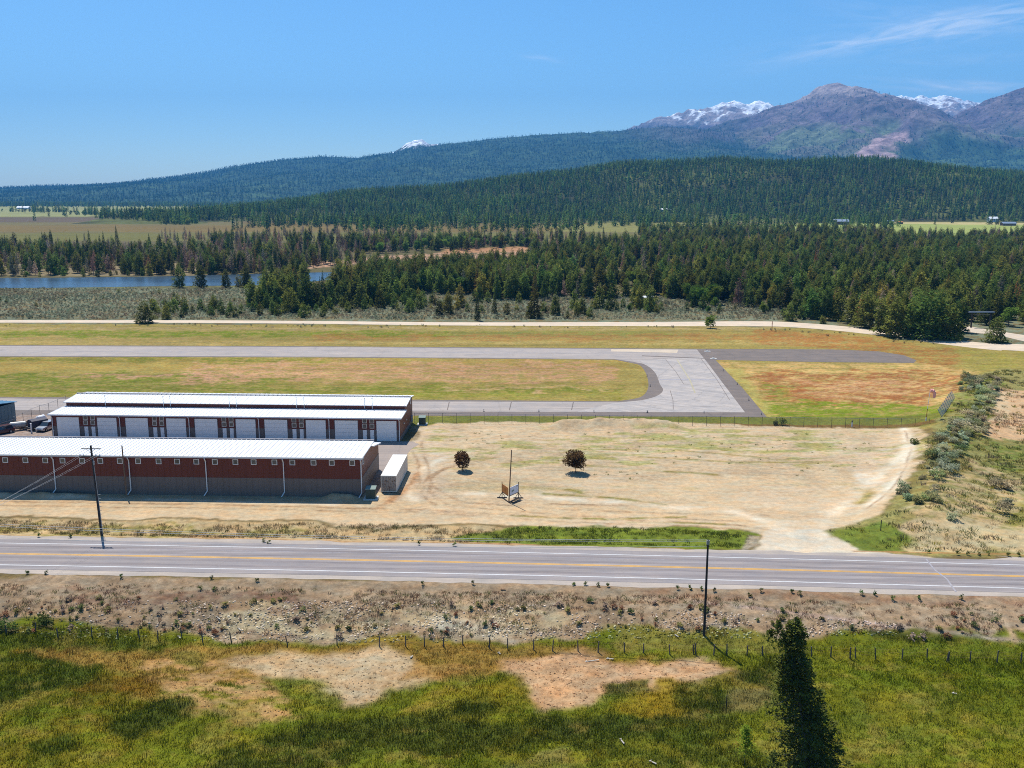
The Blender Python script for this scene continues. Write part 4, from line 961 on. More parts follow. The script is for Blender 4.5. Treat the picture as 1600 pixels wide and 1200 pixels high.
# single trees that can be told apart: px base, kind, height (m), label
NAMED = [
    ((228, 504.5), 'bushy', 8.4, "round dark green pine standing alone beside the gravel track at left", 'lone'),
    ((746, 501), 'spruce_b', 10.4, "dark pointed spruce at the edge of the gravel track, middle of the photo", 'lone'),
    ((773, 490), 'spruce_b', 9.2, "dark spruce just right of and behind the pointed spruce by the track", 'lone'),
    ((455, 489), 'bushy', 10.5, "wide bushy olive pine in the sagebrush, largest left of the river bend", 'lone'),
    ((640, 488), 'bushy', 6.0, "small full pine in sagebrush between two taller clumps", 'lone'),
    ((417, 483), 'pine_d', 8.0, "narrow pine in sagebrush left of the wide bushy pine", 'lone'),
    ((1110, 513), 'broad_b', 5.4, "small round tree on a bare stem at the near side of the gravel track", 'lone'),
    ((281, 449.5), 'pine_b', 12.5, "dark conifer leftmost of the group on the near river bank", 'lone'),
    ((315, 449.5), 'pine_b', 13, "broad dark conifer on the near river bank right of a narrow one", 'lone'),
    ((75, 416), 'spruce_a', 16.5, "tall black-green spruce in the belt beyond the river", 'lone'),
    ((1556, 535), 'bushy', 8.4, "bushy green tree between the gravel track and the forking road", 'lone'),
    ((1398, 527), 'pine_b', 15.5, "big dark pine at the front edge of the wood above the track bend", 'lone'),
    ((1450, 529), 'bushy', 16.5, "biggest spreading pine at the front corner of the wood", 'lone'),
    ((1490, 527), 'pine_a', 14.5, "dark pine at the right end of the wood beside the road gateway", 'lone'),
    ((1352, 512), 'pine_b', 15.0, "dark pine at the wood edge right of the pale utility box", 'lone'),
    ((1290, 500), 'pine_a', 15.0, "dark pine at the wood edge left of the pale utility box", 'lone'),
]
def make_tree(key, x, y, s, label, group=None, z=0.0, name=None, cat='tree'):
    nm = name or dict(bushy='pine_tree', pine='pine_tree', spruce='spruce_tree', dead='dead_tree', rusty='rusty_pine_tree', broad='leafy_tree', small='young_pine_tree')[key.split('_')[0]]
    e = empty(nm, (x, y, z), rng.random() * 6.28, label, cat, group); e.scale = (s, s, s)
    link('trunk', protos[key]['trunk'], e); link('crown', protos[key]['crown'], e); return e
for (px, py), key, h, lab, _ in NAMED:
    x, y = G(px, py); make_tree(key, x, y, h / KH[key], lab)
for (px, py, key, h) in ((1375, 523, 'pine_a', 15), (1424, 527.5, 'pine_b', 14.5), (1472, 529.5, 'bushy', 14), (1332, 506, 'pine_b', 13), (1436, 521, 'pine_a', 17), (1500, 519, 'pine_b', 13), (1411, 519, 'pine_c', 16), (1388, 514, 'pine_b', 15.5), (1460, 519, 'pine_b', 16), (1310, 501, 'pine_b', 13.5), (1268, 498, 'pine_b', 13), (1244, 495, 'pine_a', 13)):
    x, y = G(px, py); make_tree(key, x, y, h / KH[key], "large dark pine in the front row of the wood near the track bend", 'large pines in the front row of the wood')
# the rest of the 280 trees that show largest
arr = []
for i, t in enumerate(T):
    px, py = proj(t[0], t[1], 0)[0:2]
    if -15 < px < 1615: arr.append((KH[KT[t[2]]] * t[3] / t[1] * (1.0 if t[1] < 420 else .8), i))
arr.sort(reverse=True)
# prefer trees whose foot is not buried in the wood
chosen = []; grid = {}
for sz, i in arr:
    t = T[i]; px, py = proj(t[0], t[1], 0); c = (int(px // 9),); 
    front = grid.get(c, -1)
    chosen.append((sz * (1.6 if py > front else .75), i)); grid[c] = max(front, py)
chosen.sort(reverse=True); chosen = set(i for _, i in chosen[:262])
LOOK = dict(pine='olive green pine', spruce='dark spruce', dead='bare grey dead conifer', rusty='rusty brown pine', broad='fresh green leafy tree', small='young pine')
WHERE = dict(wood='among the dense wood behind the gravel track', edge='at the ragged front edge of the wood', bank='on the near bank of the river',
             sage='scattered in the grey sagebrush flat', plain='on the brown plain beyond the river')
WHERE['far bank'] = 'in the tree belt beyond the river'
for i in sorted(chosen):
    x, y, k, s, pl = T[i]; key = KT[k]; lk = LOOK[key.split('_')[0]]
    make_tree(key, x, y, s, "%s %s" % (lk, WHERE[pl]), group="%ss %s" % (lk, WHERE[pl]))
rest = [t for i, t in enumerate(T) if i not in chosen]
PROTECT = []

# ------------------------------------------------------------------ far masses
R = np.array([(t[0], t[1], 0, t[2], t[3]) for t in rest])
scatter("river_wood", KT, R[:, :3], R[:, 3], R[:, 4], label="mass of olive pines and grey dead trees along the river", cat="wood")
hx, hy = np.meshgrid(np.arange(-1300, 3900, 9.6), np.arange(1500, 2760, 9.6)); hx = hx.ravel() + rng.uniform(-4.4, 4.4, hx.size); hy = hy.ravel() + rng.uniform(-4.4, 4.4, hy.size)
k = (np.abs(hx) < hy * .85 + 100); hx, hy = hx[k], hy[k]; hz = hill_h(hx, hy)
foot = 1545 + 50 * np.sin(hx / 170.) + 40 * np.sin(hx / 61.)
openm = fbm(hx / 90, hy / 140, 131, 4, .6)
k = (hz > 1.5) & ((hy > foot + 20)) & (openm < .66 + .1 * ss(1650, 1900, hy)) | ((hy < 1700) & (hy > foot - 20) & (openm < .47) & (hx > -560))
hs_ = [G(1040, 334), ]
k &= ~((np.abs(hx - 350) < 28) & (np.abs(hy - 1720) < 60) & (hy < 1722))
hx, hy, hz, om = hx[k], hy[k], hz[k], openm[k]
near_br = (hy < foot[k] + 120) & (rng.random(len(hx)) < .22) | ((om > .56) & (rng.random(len(hx)) < .35))
hi = np.where(near_br, 3, rng.integers(0, 3, len(hx)))
scatter("hill_forest", ['far_0', 'far_1', 'far_2', 'farbroad'], np.stack([hx, hy, hz - .3], 1), hi, rng.uniform(.45, 1.2, len(hx)) * np.where(hi == 3, 1.0, 1.0), label="dark conifer forest covering the long low hill", cat="forest")
# clusters out on the plain and a line of trees at the foot of the range
px_, py_ = [], []
for (x0, x1, yb, n, sp_) in [(15, 75, 331, 26, 40), (48, 66, 331.5, 14, 30), (75, 110, 331.5, 26, 40), (118, 172, 335.5, 60, 50), (165, 178, 331, 8, 20), (290, 304, 337, 16, 30), (308, 320, 335, 12, 25), (326, 350, 336, 34, 40), (345, 420, 343, 90, 90), (-300, 0, 333, 120, 120),
                             (400, 560, 352, 120, 110), (560, 900, 357, 200, 90), (900, 1010, 352, 36, 60), (1200, 1400, 354, 60, 50), (250, 420, 329, 140, 500), (1010, 1200, 359, 80, 60)]:
    for _ in range(n):
        q = G(rng.uniform(x0, x1), yb); px_.append(q[0]); py_.append(q[1] + rng.normal(0, sp_))
for _ in range(9000):
    q = G(rng.uniform(-400, 1000), rng.choice([319.5, 321, 322.5])); px_.append(q[0] + rng.normal(0, 60)); py_.append(q[1] + rng.normal(0, 150))
px_, py_ = np.array(px_), np.array(py_)
scatter("plain_trees", ['far_0', 'far_1', 'far_2', 'farbroad'], np.stack([px_, py_, 0 * px_], 1), np.where(rng.random(len(px_)) < .15, 3, rng.integers(0, 3, len(px_))), rng.uniform(.75, 1.3, len(px_)), label="distant rows and clumps of trees across the open plain", cat="trees")
mx_, my_ = np.meshgrid(np.arange(-7500, 9500, 30), np.arange(4250, 8950, 34)); mx_ = mx_.ravel() + rng.uniform(-15, 15, mx_.size); my_ = my_.ravel() + rng.uniform(-17, 17, my_.size)
k = np.abs(mx_) < my_ * .68 + 200; mx_, my_ = mx_[k], my_[k]; mz_, wl_ = mtn_h(mx_, my_, True)
burn = np.where(wl_ == 0, ss(330, 520, mz_ + 0) * .5, ss(280, 560, mz_)); nn_ = fbm(mx_ / 500, my_ / 700, 101, 5, .6)
k = (mz_ > 3) & (rng.random(len(mx_)) < (.95 - .55 * burn)) & ~((wl_ == 3) & (nn_ > .57) & (mz_ > 250) & (mz_ < 640) & (rng.random(len(mx_)) < .5)) & (mz_ < 880)
for Pp in SCAR: k &= (poly_sd(mx_, my_, Pp) > 15) | (rng.random(len(mx_)) < .06)
mx_, my_, mz_, burn = mx_[k], my_[k], mz_[k], burn[k]
mi_ = np.where(rng.random(len(mx_)) < burn * .6, 2, rng.integers(0, 2, len(mx_)))
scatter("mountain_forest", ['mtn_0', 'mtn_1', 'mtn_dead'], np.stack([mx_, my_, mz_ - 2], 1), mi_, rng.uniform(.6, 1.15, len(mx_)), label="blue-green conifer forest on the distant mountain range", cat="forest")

# ------------------------------------------------------------------ sagebrush, weeds, stones and grass
def cover(P, spacing, dens, keys, s0, s1, name, label, cat, tintf=None, poly=True, zsink=0.0):
    x, y = region_pts(P, spacing, dens); z = TH(x, y) - zsink
    t = None
    if tintf is not None: t = tintf(x, y)
    return scatter(name, keys, np.stack([x, y, z], 1), rng.integers(0, len(keys), len(x)), rng.uniform(s0, s1, len(x)), t, label, cat)
SK = ['sage_0', 'sage_1', 'sage_2']
cover([(-250, 451), (640, 451), (900, 458), (1200, 464), (1350, 500), (1240, 501), (1180, 500), (-250, 499)], 1.45, lambda x, y: .45 + .5 * ss(.3, .6, fbm(x / 8, y / 8, 141, 3)), SK, .45, 1.0, "sagebrush_flat", "grey-green sagebrush covering the flat before the river", "sagebrush")
def ground_tint(mul=1.0, jit=.25):
    def f(x, y):
        c = ground_col(x, y) * mul; return np.clip(c * (1 + rng.normal(0, jit, (len(x), 1))), .004, .8)
    return f
EMB = [(-30, 912), (600, 922), (1100, 932), (1630, 948), (1640, 1003), (1380, 988), (1240, 998), (1010, 985), (700, 1002), (330, 992), (60, 985), (-30, 985)]
def emb_t(x, y):
    c = ground_col(x, y); r = rng.random((len(x), 1)); return np.where(r < .55, c * 1.5 + .12, np.where(r < .85, c * 1.1, c * .8))
cover([(-30, 945), (300, 938), (640, 940), (1100, 955), (1400, 970), (1400, 990), (1000, 1000), (600, 1004), (100, 998), (-30, 985)], .25, lambda x, y: .07 + .5 * ss(.42, .60, fbm(x / 4, y / 3, 151, 4)), ['stone_0', 'stone_1', 'stone_2'], .10, .40, "loose_stones", "loose pale stones strewn down the highway embankment", "stones", emb_t)
def weed_t(x, y):
    r = rng.random(len(x))[:, None]; c = ground_col(x, y)
    return np.where(r < .30, S(132, 92, 70), np.where(r < .52, S(108, 114, 60), np.where(r < .66, S(150, 144, 96), c * .8)))
cover(EMB, .50, lambda x, y: .12 + .7 * ss(.42, .66, fbm(x / 5, y / 3, 161, 4)), ['weed_0', 'weed_1', 'weed_2'], .6, 1.3, "embankment_weeds", "dry weeds and scrub along the highway embankment", "weeds", weed_t)
cover([(-30, 812), (300, 818), (700, 824), (850, 824), (1150, 829), (1180, 840), (1150, 856), (700, 846), (300, 838), (-30, 833)], .45, lambda x, y: .15 + .8 * ss(.4, .62, fbm(x / 4, y / 2, 171, 4)), ['weed_0', 'weed_1', 'weed_2'], .7, 1.4, "roadside_weeds", "grass and dry weeds between the highway and the dirt lot", "weeds", lambda x, y: np.where(rng.random((len(x), 1)) < .25, S(96, 104, 52), ground_col(x, y) * .9))
cover([(-30, 938), (300, 932), (640, 940), (1100, 950), (1640, 962), (1640, 1000), (1380, 990), (1240, 996), (1010, 985), (700, 1004), (330, 998), (60, 985), (-30, 990)], .8, lambda x, y: .03 + .28 * ss(.45, .62, fbm(x / 3, y / 2, 163, 4)), ['scrub_0', 'scrub_1'], .5, 1.5, "bank_scrub", "low grey, olive and rusty scrub on the highway bank", "scrub", lambda x, y: (lambda r: np.where(r < .3, S(150, 140, 84), np.where(r < .55, S(112, 120, 72), np.where(r < .8, S(170, 146, 126), S(150, 104, 76)))))(rng.random((len(x), 1))))
def slope_t(x, y):
    r = rng.random(len(x))[:, None]; c = ground_col(x, y)
    return np.where(r < .35, S(104, 114, 62), np.where(r < .5, S(168, 156, 62), np.where(r < .62, S(126, 112, 96), c * .85)))
cover([(1300, 832), (1385, 810), (1412, 775), (1440, 735), (1456, 690), (1476, 660), (1505, 600), (1560, 578), (1900, 610), (1900, 862), (1450, 860), (1345, 852)], 1.0, lambda x, y: .12 + .75 * ss(.42, .62, fbm(x / 6, y / 5, 181, 4)), ['weed_0', 'weed_1', 'weed_2'], .9, 2.2, "slope_weeds", "green weeds and dry scrub on the bank at right", "weeds", slope_t)
cover([(700, 672), (1400, 680), (1360, 740), (1000, 748), (720, 732)], 2.2, lambda x, y: ss(.50, .66, fbm(x / 9, y / 1.3, 77, 5, .62)), ['weed_0', 'weed_1', 'weed_2'], .5, 1.1, "lot_weeds", "small green weeds dotted over the dirt lot", "weeds", lambda x, y: np.tile(S(128, 140, 66), (len(x), 1)))
cover([(-300, 505), (1180, 511), (1330, 520), (1460, 536), (1440, 540), (1180, 514), (-300, 508)], 2.4, lambda x, y: .10 + .6 * ss(.5, .66, fbm(x / 9, y / 9, 191, 3)), ['sage_0', 'sage_2', 'weed_2'], .4, .9, "track_scrub", "low scrub along the airfield side of the gravel track", "scrub", lambda x, y: np.tile(S(110, 112, 84), (len(x), 1)))
MEADOW = [(-120, 985), (60, 975), (200, 985), (330, 1004), (700, 1008), (960, 1000), (1010, 985), (1110, 990), (1240, 1004), (1380, 992), (1800, 1008), (1900, 1330), (-260, 1330), (-200, 985)]
x, y = region_pts(MEADOW, .34, None); z = TH(x, y); c = ground_col(x, y); lum = c.mean(1)
dark = (lum < .062); k = (rng.random(len(x)) < np.where(lum > .22, .45, np.where(lum > .12, .7, .95))); x, y, z, c, dark, lum = x[k], y[k], z[k], c[k], dark[k], lum[k]
dark = rng.random(len(x)) < (1 - ss(.055, .095, lum)) * .45 + .06
ii = np.where(dark, rng.integers(3, 5, len(x)), rng.integers(0, 3, len(x)))
gc = c * (1.42 + rng.normal(0, .2, (len(x), 1))); r_ = rng.random((len(x), 1)); gc = np.where(r_ < .07, gc * np.array([1.7, 1.35, .9]), gc)
bm = (lum > .19) & (rng.random(len(x)) < .75)
scatter("meadow_pebbles", ['stone_0', 'stone_1', 'stone_2', 'scrub_0'], np.stack([x[bm] + .1, y[bm], z[bm] - .01], 1), np.where(rng.random(bm.sum()) < .07, 3, rng.integers(0, 3, bm.sum())), rng.uniform(.10, .30, bm.sum()) * 1.0, np.clip(c[bm] * rng.uniform(.7, 1.35, (bm.sum(), 1)), 0, .8), "pebbles and dry stubble on the bare meadow patches", "pebbles")
scatter("meadow_grass", ['grass_0', 'grass_1', 'grass_2', 'tallgrass_0', 'tallgrass_1'], np.stack([x, y, z - .02], 1), ii, rng.uniform(.7, 1.25, len(x)) * np.where(lum > .14, .6, 1), np.clip(gc, .004, .8), "short green and straw coloured meadow grass in the foreground", "grass")

# ------------------------------------------------------------------ hangars
def frame_of(A, B):
    """root at B, +x along A->B, +y away from the viewer"""
    a = math.atan2(B[1] - A[1], B[0] - A[0]); return a, (math.cos(a), math.sin(a)), (-math.sin(a), math.cos(a))
def hangar_near():
    A, B = G(0, 770), G(565, 777); a, ex, ey = frame_of(A, B); L = 104.0; D = 15.0
    root = empty('hangar_building', (B[0], B[1], 0), a, "long near hangar with white ribbed roof, row of small square windows and grey lower wall", "building", "maroon hangar buildings")
    W = lambda lx, ly: (B[0] + ex[0] * lx + ey[0] * ly, B[1] + ex[1] * lx + ey[1] * ly)
    def lx_at(px, h=4.0):
        lo, hi = -L, 5.0
        for _ in range(50):
            m = (lo + hi) / 2; q = W(m, 0)
            if proj(q[0], q[1], h)[0] < px: lo = m
            else: hi = m
        return lo
    he = height_at(W(0, 0), 715.5); hr = height_at(W(0, 9.0), 690.5); hs = height_at(W(0, 9.0), 698); hb = height_at(W(0, D), 692.5)
    gz = height_at(W(0, 0), 748.8)
    print('near hangar', he, hr, hs, hb, gz)
    wall = MB(); x0 = -L
    # upper red walls: front, right end, back, left end
    wall.quad((x0, 0, gz), (0, 0, gz), (0, 0, he), (x0, 0, he))
    for xe in (0, x0): wall.quad(*[(xe, 0, gz), (xe, D, gz), (xe, D, hb), (xe, 9.0, hs), (xe, 9.0, hr), (xe, 0, he)][::1 if xe == 0 else -1])
    wall.quad((x0, D, gz), (x0, D, hb), (0, D, hb), (0, D, gz)); wall.quad((x0, 9, hs), (x0, 9, hr), (0, 9, hr), (0, 9, hs))
    for k in range(int(L / .9)): wall.box(x0 + k * .9, x0 + k * .9 + .05, -.022, .0, gz, he)
    wall.build('wall', MT['maroon'], root)
    g = MB(); g.box(x0 - .03, .03, -.03, D + .03, 0, gz)
    for k in range(int(L / .9)): g.box(x0 + k * .9, x0 + k * .9 + .05, -.052, -.031, 0, gz)
    g.build('lower_wall', MT['grey'], root)
    r = MB(); T_ = .10; ov = .45
    sl1 = (hr - he) / 9.0
    r.prism([(-ov, he - ov * sl1 + .02), (9.25, hr + .02 + .25 * sl1), (9.25, hr + T_ + .25 * sl1), (-ov, he - ov * sl1 + T_ + .02)], x0 - .3, .32)
    sl2 = (hb - hs) / 6.0
    r.prism([(9.02, hs + .02), (D + ov, hb + ov * sl2 + .02), (D + ov, hb + ov * sl2 + T_), (9.02, hs + T_ + .02)], x0 - .3, .32)
    for k in range(int(L / .75) + 1):
        xx = x0 - .25 + k * .75
        r.prism([(-ov, he - ov * sl1 + T_ + .02), (9.25, hr + T_ + .25 * sl1), (9.25, hr + T_ + .07 + .25 * sl1), (-ov, he - ov * sl1 + T_ + .09)], xx, xx + .09)
        r.prism([(9.02, hs + T_ + .02), (D + ov, hb + ov * sl2 + T_), (D + ov, hb + ov * sl2 + T_ + .08), (9.02, hs + T_ + .10)], xx, xx + .09)
    ro = r.build('roof', MT['roof'], root)
    m = MB(); m.box(x0 - .35, .36, 9.18, 9.42, hr + .16, hr + .31); m.build('ridge_cap', MT['faint'], ro)
    m = MB(); m.box(x0 - .35, .36, -ov - .14, -ov - .005, he - ov * sl1 - .12, he - ov * sl1 + T_ + .03); m.build('gutter', MT['whitetrim'], root)
    m = MB(); zz = .14
    m.prism([(-ov, he - ov * sl1 - .06), (9.25, hr - .06 + .2 * sl1), (9.25, hr + .08 + .2 * sl1), (-ov, he - ov * sl1 + .08)], .325, .37)
    m.prism([(9.3, hs - .06), (D + ov, hb + ov * sl2 - .06), (D + ov, hb + ov * sl2 + .10), (9.3, hs + .10)], .325, .37); m.build('roof_trim', MT['whitetrim'], root)
    for px in (-37, 83, 201, 321, 442.5, 564.5):
        lx = lx_at(px, he) - (.06 if px > 500 else 0); m = MB(); m.path([(lx, -.62, he - .2), (lx, -.16, he - .75), (lx, -.16, .75), (lx - .35, -.75, .12)], .085, 6); m.build('downspout', MT['whitetrim'], root)
    for px in (-52, -22, 8.5, 40, 71, 98, 128.5, 157, 187.5, 216, 248, 277, 307, 336, 368, 396.5, 429, 457, 490, 518.5, 550.5):
        zc = height_at(W(lx_at(px), 0), 718.6 + (724 - 718.6) * (px / 550.) * .85); lx = lx_at(px, zc); s_ = .42
        f = MB()
        for (u0, u1, v0, v1) in ((-s_, s_, s_ - .09, s_), (-s_, s_, -s_, -s_ + .09), (-s_, -s_ + .09, -s_ + .09, s_ - .09), (s_ - .09, s_, -s_ + .09, s_ - .09)): f.box(lx + u0, lx + u1, -.09, -.001, zc + v0, zc + v1)
        fo = f.build('window', MT['whitetrim'], root); p = MB(); p.box(lx - s_ + .09, lx + s_ - .09, -.045, -.024, zc - s_ + .09, zc + s_ - .09); p.build('pane', MT['glass'], fo)
    f = MB(); zc = height_at(W(0, 1.8), 720); f.box(.001, .07, 1.35, 1.45, zc - .5, zc + .5); f.box(.001, .07, 2.25, 2.35, zc - .5, zc + .5); f.box(.001, .07, 1.45, 2.25, zc + .4, zc + .5); f.box(.001, .07, 1.45, 2.25, zc - .5, zc - .4)
    fo = f.build('window', MT['whitetrim'], root); p = MB(); p.box(.002, .04, 1.45, 2.25, zc - .4, zc + .4); p.build('pane', MT['glass'], fo)
hangar_near()
def hangar_far():
    A, B = G(82.5, 683), G(625.5, 690); a, ex, ey = frame_of(A, B); L = math.hypot(B[0] - A[0], B[1] - A[1]); D = 15.0
    root = empty('hangar_building', (B[0], B[1], 0), a, "far hangar with two-step white roof and ten big white doors", "building", "maroon hangar buildings")
    W = lambda lx, ly: (B[0] + ex[0] * lx + ey[0] * ly, B[1] + ex[1] * lx + ey[1] * ly)
    he = height_at(W(0, 0), 653.5); S1 = 6.0; h1 = height_at(W(0, S1), 640.8); h2 = height_at(W(0, S1), 634.2); hr = height_at(W(0, 11.0), 621.5); hb = hr - .5
    h2 = max(h2, h1 + .9)
    gz = height_at(W(0, 0), 672)
    print('far hangar L', L, he, h1, h2, hr, gz)
    x0 = -L; u = L / 5
    wall = MB(); low = MB(); doors = []; mans = []; wins = []
    # unit layout in fractions of a unit: door, two narrow doors with windows, door
    segs = [(.085, .425, 'D'), (.485, .575, 'm'), (.655, .745, 'm'), (.775 - .0, 1.0, None)]
    px_unit = (82.5, 192.0); pw = px_unit[1] - px_unit[0]
    ft = lambda p: (p - 82.5) / pw
    dh = height_at(W(0, 0), 656.3); dh = he - .55
    spans = [(ft(90.5), ft(127.5), 'D', dh), (ft(134.2), ft(140.8), 'm', 2.15), (ft(145.6), ft(152), 'm', 2.15), (ft(155), ft(187.3), 'D', dh)]
    for k in range(5):
        ux = x0 + k * u; prev = 0.0
        for (f0, f1, ty, hh) in spans:
            xa, xb = ux + f0 * u, ux + f1 * u
            if xa > ux + prev * u + .01:
                low.box(ux + prev * u, xa, -.03, .0, 0, gz); wall.box(ux + prev * u, xa, -.02, .0, gz, he)
            if ty == 'm': wall.box(xa, xb, -.02, 0, hh + .06, he)
            else: wall.box(xa, xb, -.02, 0, hh + .06, he)
            (doors if ty == 'D' else mans).append((xa, xb, hh)); prev = f1
            if ty == 'm': wins += [((xa + xb) / 2, hh + .75), ((xa + xb) / 2, hh + 1.75)]
        low.box(ux + prev * u, ux + u, -.03, 0, 0, gz); wall.box(ux + prev * u, ux + u, -.02, 0, gz, he)
    prof_ = [(0, 0), (0, he), (S1, h1), (S1, h2), (11.0, hr), (D, hb), (D, 0)]
    for xe, sgn in ((0, 1), (x0, -1)):
        q = [(xe, y_, z_) for y_, z_ in [(0, 0), (D, 0), (D, hb), (11.0, hr), (S1, h2), (S1, h1), (0, he)]]; wall.quad(*(q if sgn > 0 else q[::-1]))
    wall.quad((x0, D, 0), (x0, D, hb), (0, D, hb), (0, D, 0)); wall.quad((x0, S1 - .01, h1 - .1), (0, S1 - .01, h1 - .1), (0, S1 - .01, h2), (x0, S1 - .01, h2))
    wall.build('wall', MT['maroon'], root); low.box(x0, 0, -.028, -.001, -.3, .02); low.box(.001, .03, -.03, D, -.3, .9); low.build('lower_wall', MT['grey'], root)
    r = MB(); s1 = (h1 - he) / S1; s2 = (hr - h2) / (11.0 - S1); t = .1
    def slab(y0, z0, y1, z1): 
        r.prism([(y0, z0), (y1, z1), (y1, z1 + t), (y0, z0 + t)], x0 - .35, .35)
        for k in range(int((L + .6) / .9) + 1):
            xx = x0 - .3 + k * .9; r.prism([(y0, z0 + t), (y1, z1 + t), (y1, z1 + t + .055), (y0, z0 + t + .055)], xx, xx + .08)
    slab(-.5, he - .5 * s1 + .02, S1 - .02, h1 + .02); slab(S1 - .55, h2 - .55 * s2 + .02, 11.0, hr + .02); slab(11.01, hr + .02, D + .4, hb - .02)
    ro = r.build('roof', MT['roof'], root); m = MB(); m.box(x0 - .36, .36, 10.85, 11.15, hr + .2, hr + .33); m.build('ridge_cap', MT['faint'], ro)
    m = MB(); m.box(x0 - .36, .36, -.64, -.505, he - .5 * s1 - .1, he - .5 * s1 + .14); m.build('gutter', MT['whitetrim'], root)
    m = MB(); m.prism([(-.5, he - .5 * s1 - .08), (S1, h1 - .06), (S1, h1 + .1), (-.5, he - .5 * s1 + .1)], .355, .4); m.prism([(S1 - .5, h2 - .12), (11, hr - .04), (11, hr + .12), (S1 - .5, h2 + .04)], .355, .4); m.build('roof_trim', MT['whitetrim'], root)
    for (xa, xb, hh) in doors:
        d = MB(); n = 5
        for k in range(n):
            d.box(xa + .08, xb - .08, -.012, .10, .05 + hh * k / n, .05 + hh * (k + 1) / n - .02)
        do = d.build('hangar_door', MT['door'], root); f = MB()
        f.box(xa, xa + .08, -.04, .02, 0, hh + .06); f.box(xb - .08, xb, -.04, .02, 0, hh + .06); f.box(xa + .08, xb - .08, -.04, .02, hh, hh + .06); f.build('door_frame', MT['darkmetal'], do)
    for (xa, xb, hh) in mans:
        d = MB(); d.box(xa + .03, xb - .03, -.015, .05, .04, hh); do = d.build('door', MT['door'], root); h = MB(); h.box(xb - .16, xb - .11, -.07, -.016, 1.0, 1.12); h.build('handle', MT['darkmetal'], do)
    for (xc, zc) in wins:
        s_ = .43; f = MB()
        for (u0, u1, v0, v1) in ((-s_, s_, s_ - .09, s_), (-s_, s_, -s_, -s_ + .09), (-s_, -s_ + .09, -s_ + .09, s_ - .09), (s_ - .09, s_, -s_ + .09, s_ - .09)): f.box(xc + u0, xc + u1, -.08, -.021, zc + v0, zc + v1)
        fo = f.build('window', MT['frame'], root); p = MB(); p.box(xc - s_ + .09, xc + s_ - .09, -.04, -.022, zc - s_ + .09, zc + s_ - .09); p.build('pane', MT['glass'], fo)
    for k in range(6):
        lx = x0 + k * u + (.25 if k == 0 else -.12 if k == 5 else 0); m = MB(); m.path([(lx, -.56, he - .15), (lx, -.13, he - .6), (lx, -.13, .1)], .08, 6); m.build('downspout', MT['whitetrim'], root)
    for px in (159, 252, 263, 357, 368, 463, 475, 570, 582):
        f = (px - 95) / (632.5 - 95); lx = x0 + f * L; m = MB(); m.tube((lx, S1 - .25, h1 + .3), (lx, S1 - .25, h2 + 1.3), .06, .06, 6); m.ring((lx, S1 - .25, h2 + 1.38), .12, .16, 8); m.build('flue_pipe', MT['whitetrim'], root)
    f = MB(); zc = (h2 + hr) / 2 - .9; f.box(.001, .06, 12.3, 13.3, zc - .5, zc + .5); fo = f.build('window', MT['whitetrim'], root); p = MB(); p.box(.061, .07, 12.4, 13.2, zc - .4, zc + .4); p.build('pane', MT['glass'], fo)
    m = MB(); m.box(.031, .32, 12.9, 13.5, .7, 1.9); m.tube((.16, 13.2, 1.9), (.16, 13.2, 3.2), .05); m.build('meter_box', MT['galv'], root)
    m = MB(); m.box(.031, .2, 4.0, 4.3, 2.4, 2.6); m.box(.031, .2, 7.0, 7.3, 2.4, 2.6); m.build('wall_lamp', MT['frame'], root)
    m = MB(); m.box(x0 + .3, x0 + .48, -.16, -.031, 1.25, 1.45); m.build('wall_lamp', MT['frame'], root)
hangar_far()
def teal_building():
    B = G(26, 661); root = empty('metal_building', (B[0], B[1], 0), -.24, "teal-sided metal building with light blue roof cut by the left edge", "building")
    hc = height_at(B, 629); w_ = MB()
    w_.quad((0, -14, 0), (0, 0, 0), (0, 0, hc), (0, -14, hc)); w_.quad((-22, -14, 0), (0, -14, 0), (0, -14, hc), (-22, -14, hc)); w_.quad((-22, 0, 0), (-22, -14, 0), (-22, -14, hc), (-22, 0, hc)); w_.quad((0, 0, 0), (-22, 0, 0), (-22, 0, hc), (0, 0, hc))
    for k in range(15): w_.box(.001, .03, -13.9 + k * .92, -13.84 + k * .92, 0, hc)
    for k in range(24): w_.box(-21.9 + k * .92, -21.84 + k * .92, -14.03, -14.001, 0, hc)
    w_.build('wall', MT['teal'], root)
    r = MB(); r.prism([(-14.4, hc + .02), (-7, hc + .9), (.4, hc + .02), (.4, hc + .16), (-7, hc + 1.05), (-14.4, hc + .16)], -22.3, .3)
    for k in range(25): r.prism([(-14.4, hc + .16), (-7, hc + 1.05), (.4, hc + .16), (.4, hc + .22), (-7, hc + 1.11), (-14.4, hc + .22)], -22 + k * .9, -21.92 + k * .9)
    r.build('roof', MT['blueroof'], root)
    m = MB(); m.box(.031, .09, -14, 0, .9, 1.05); m.build('trim_board', MT['galv'], root)
teal_building()

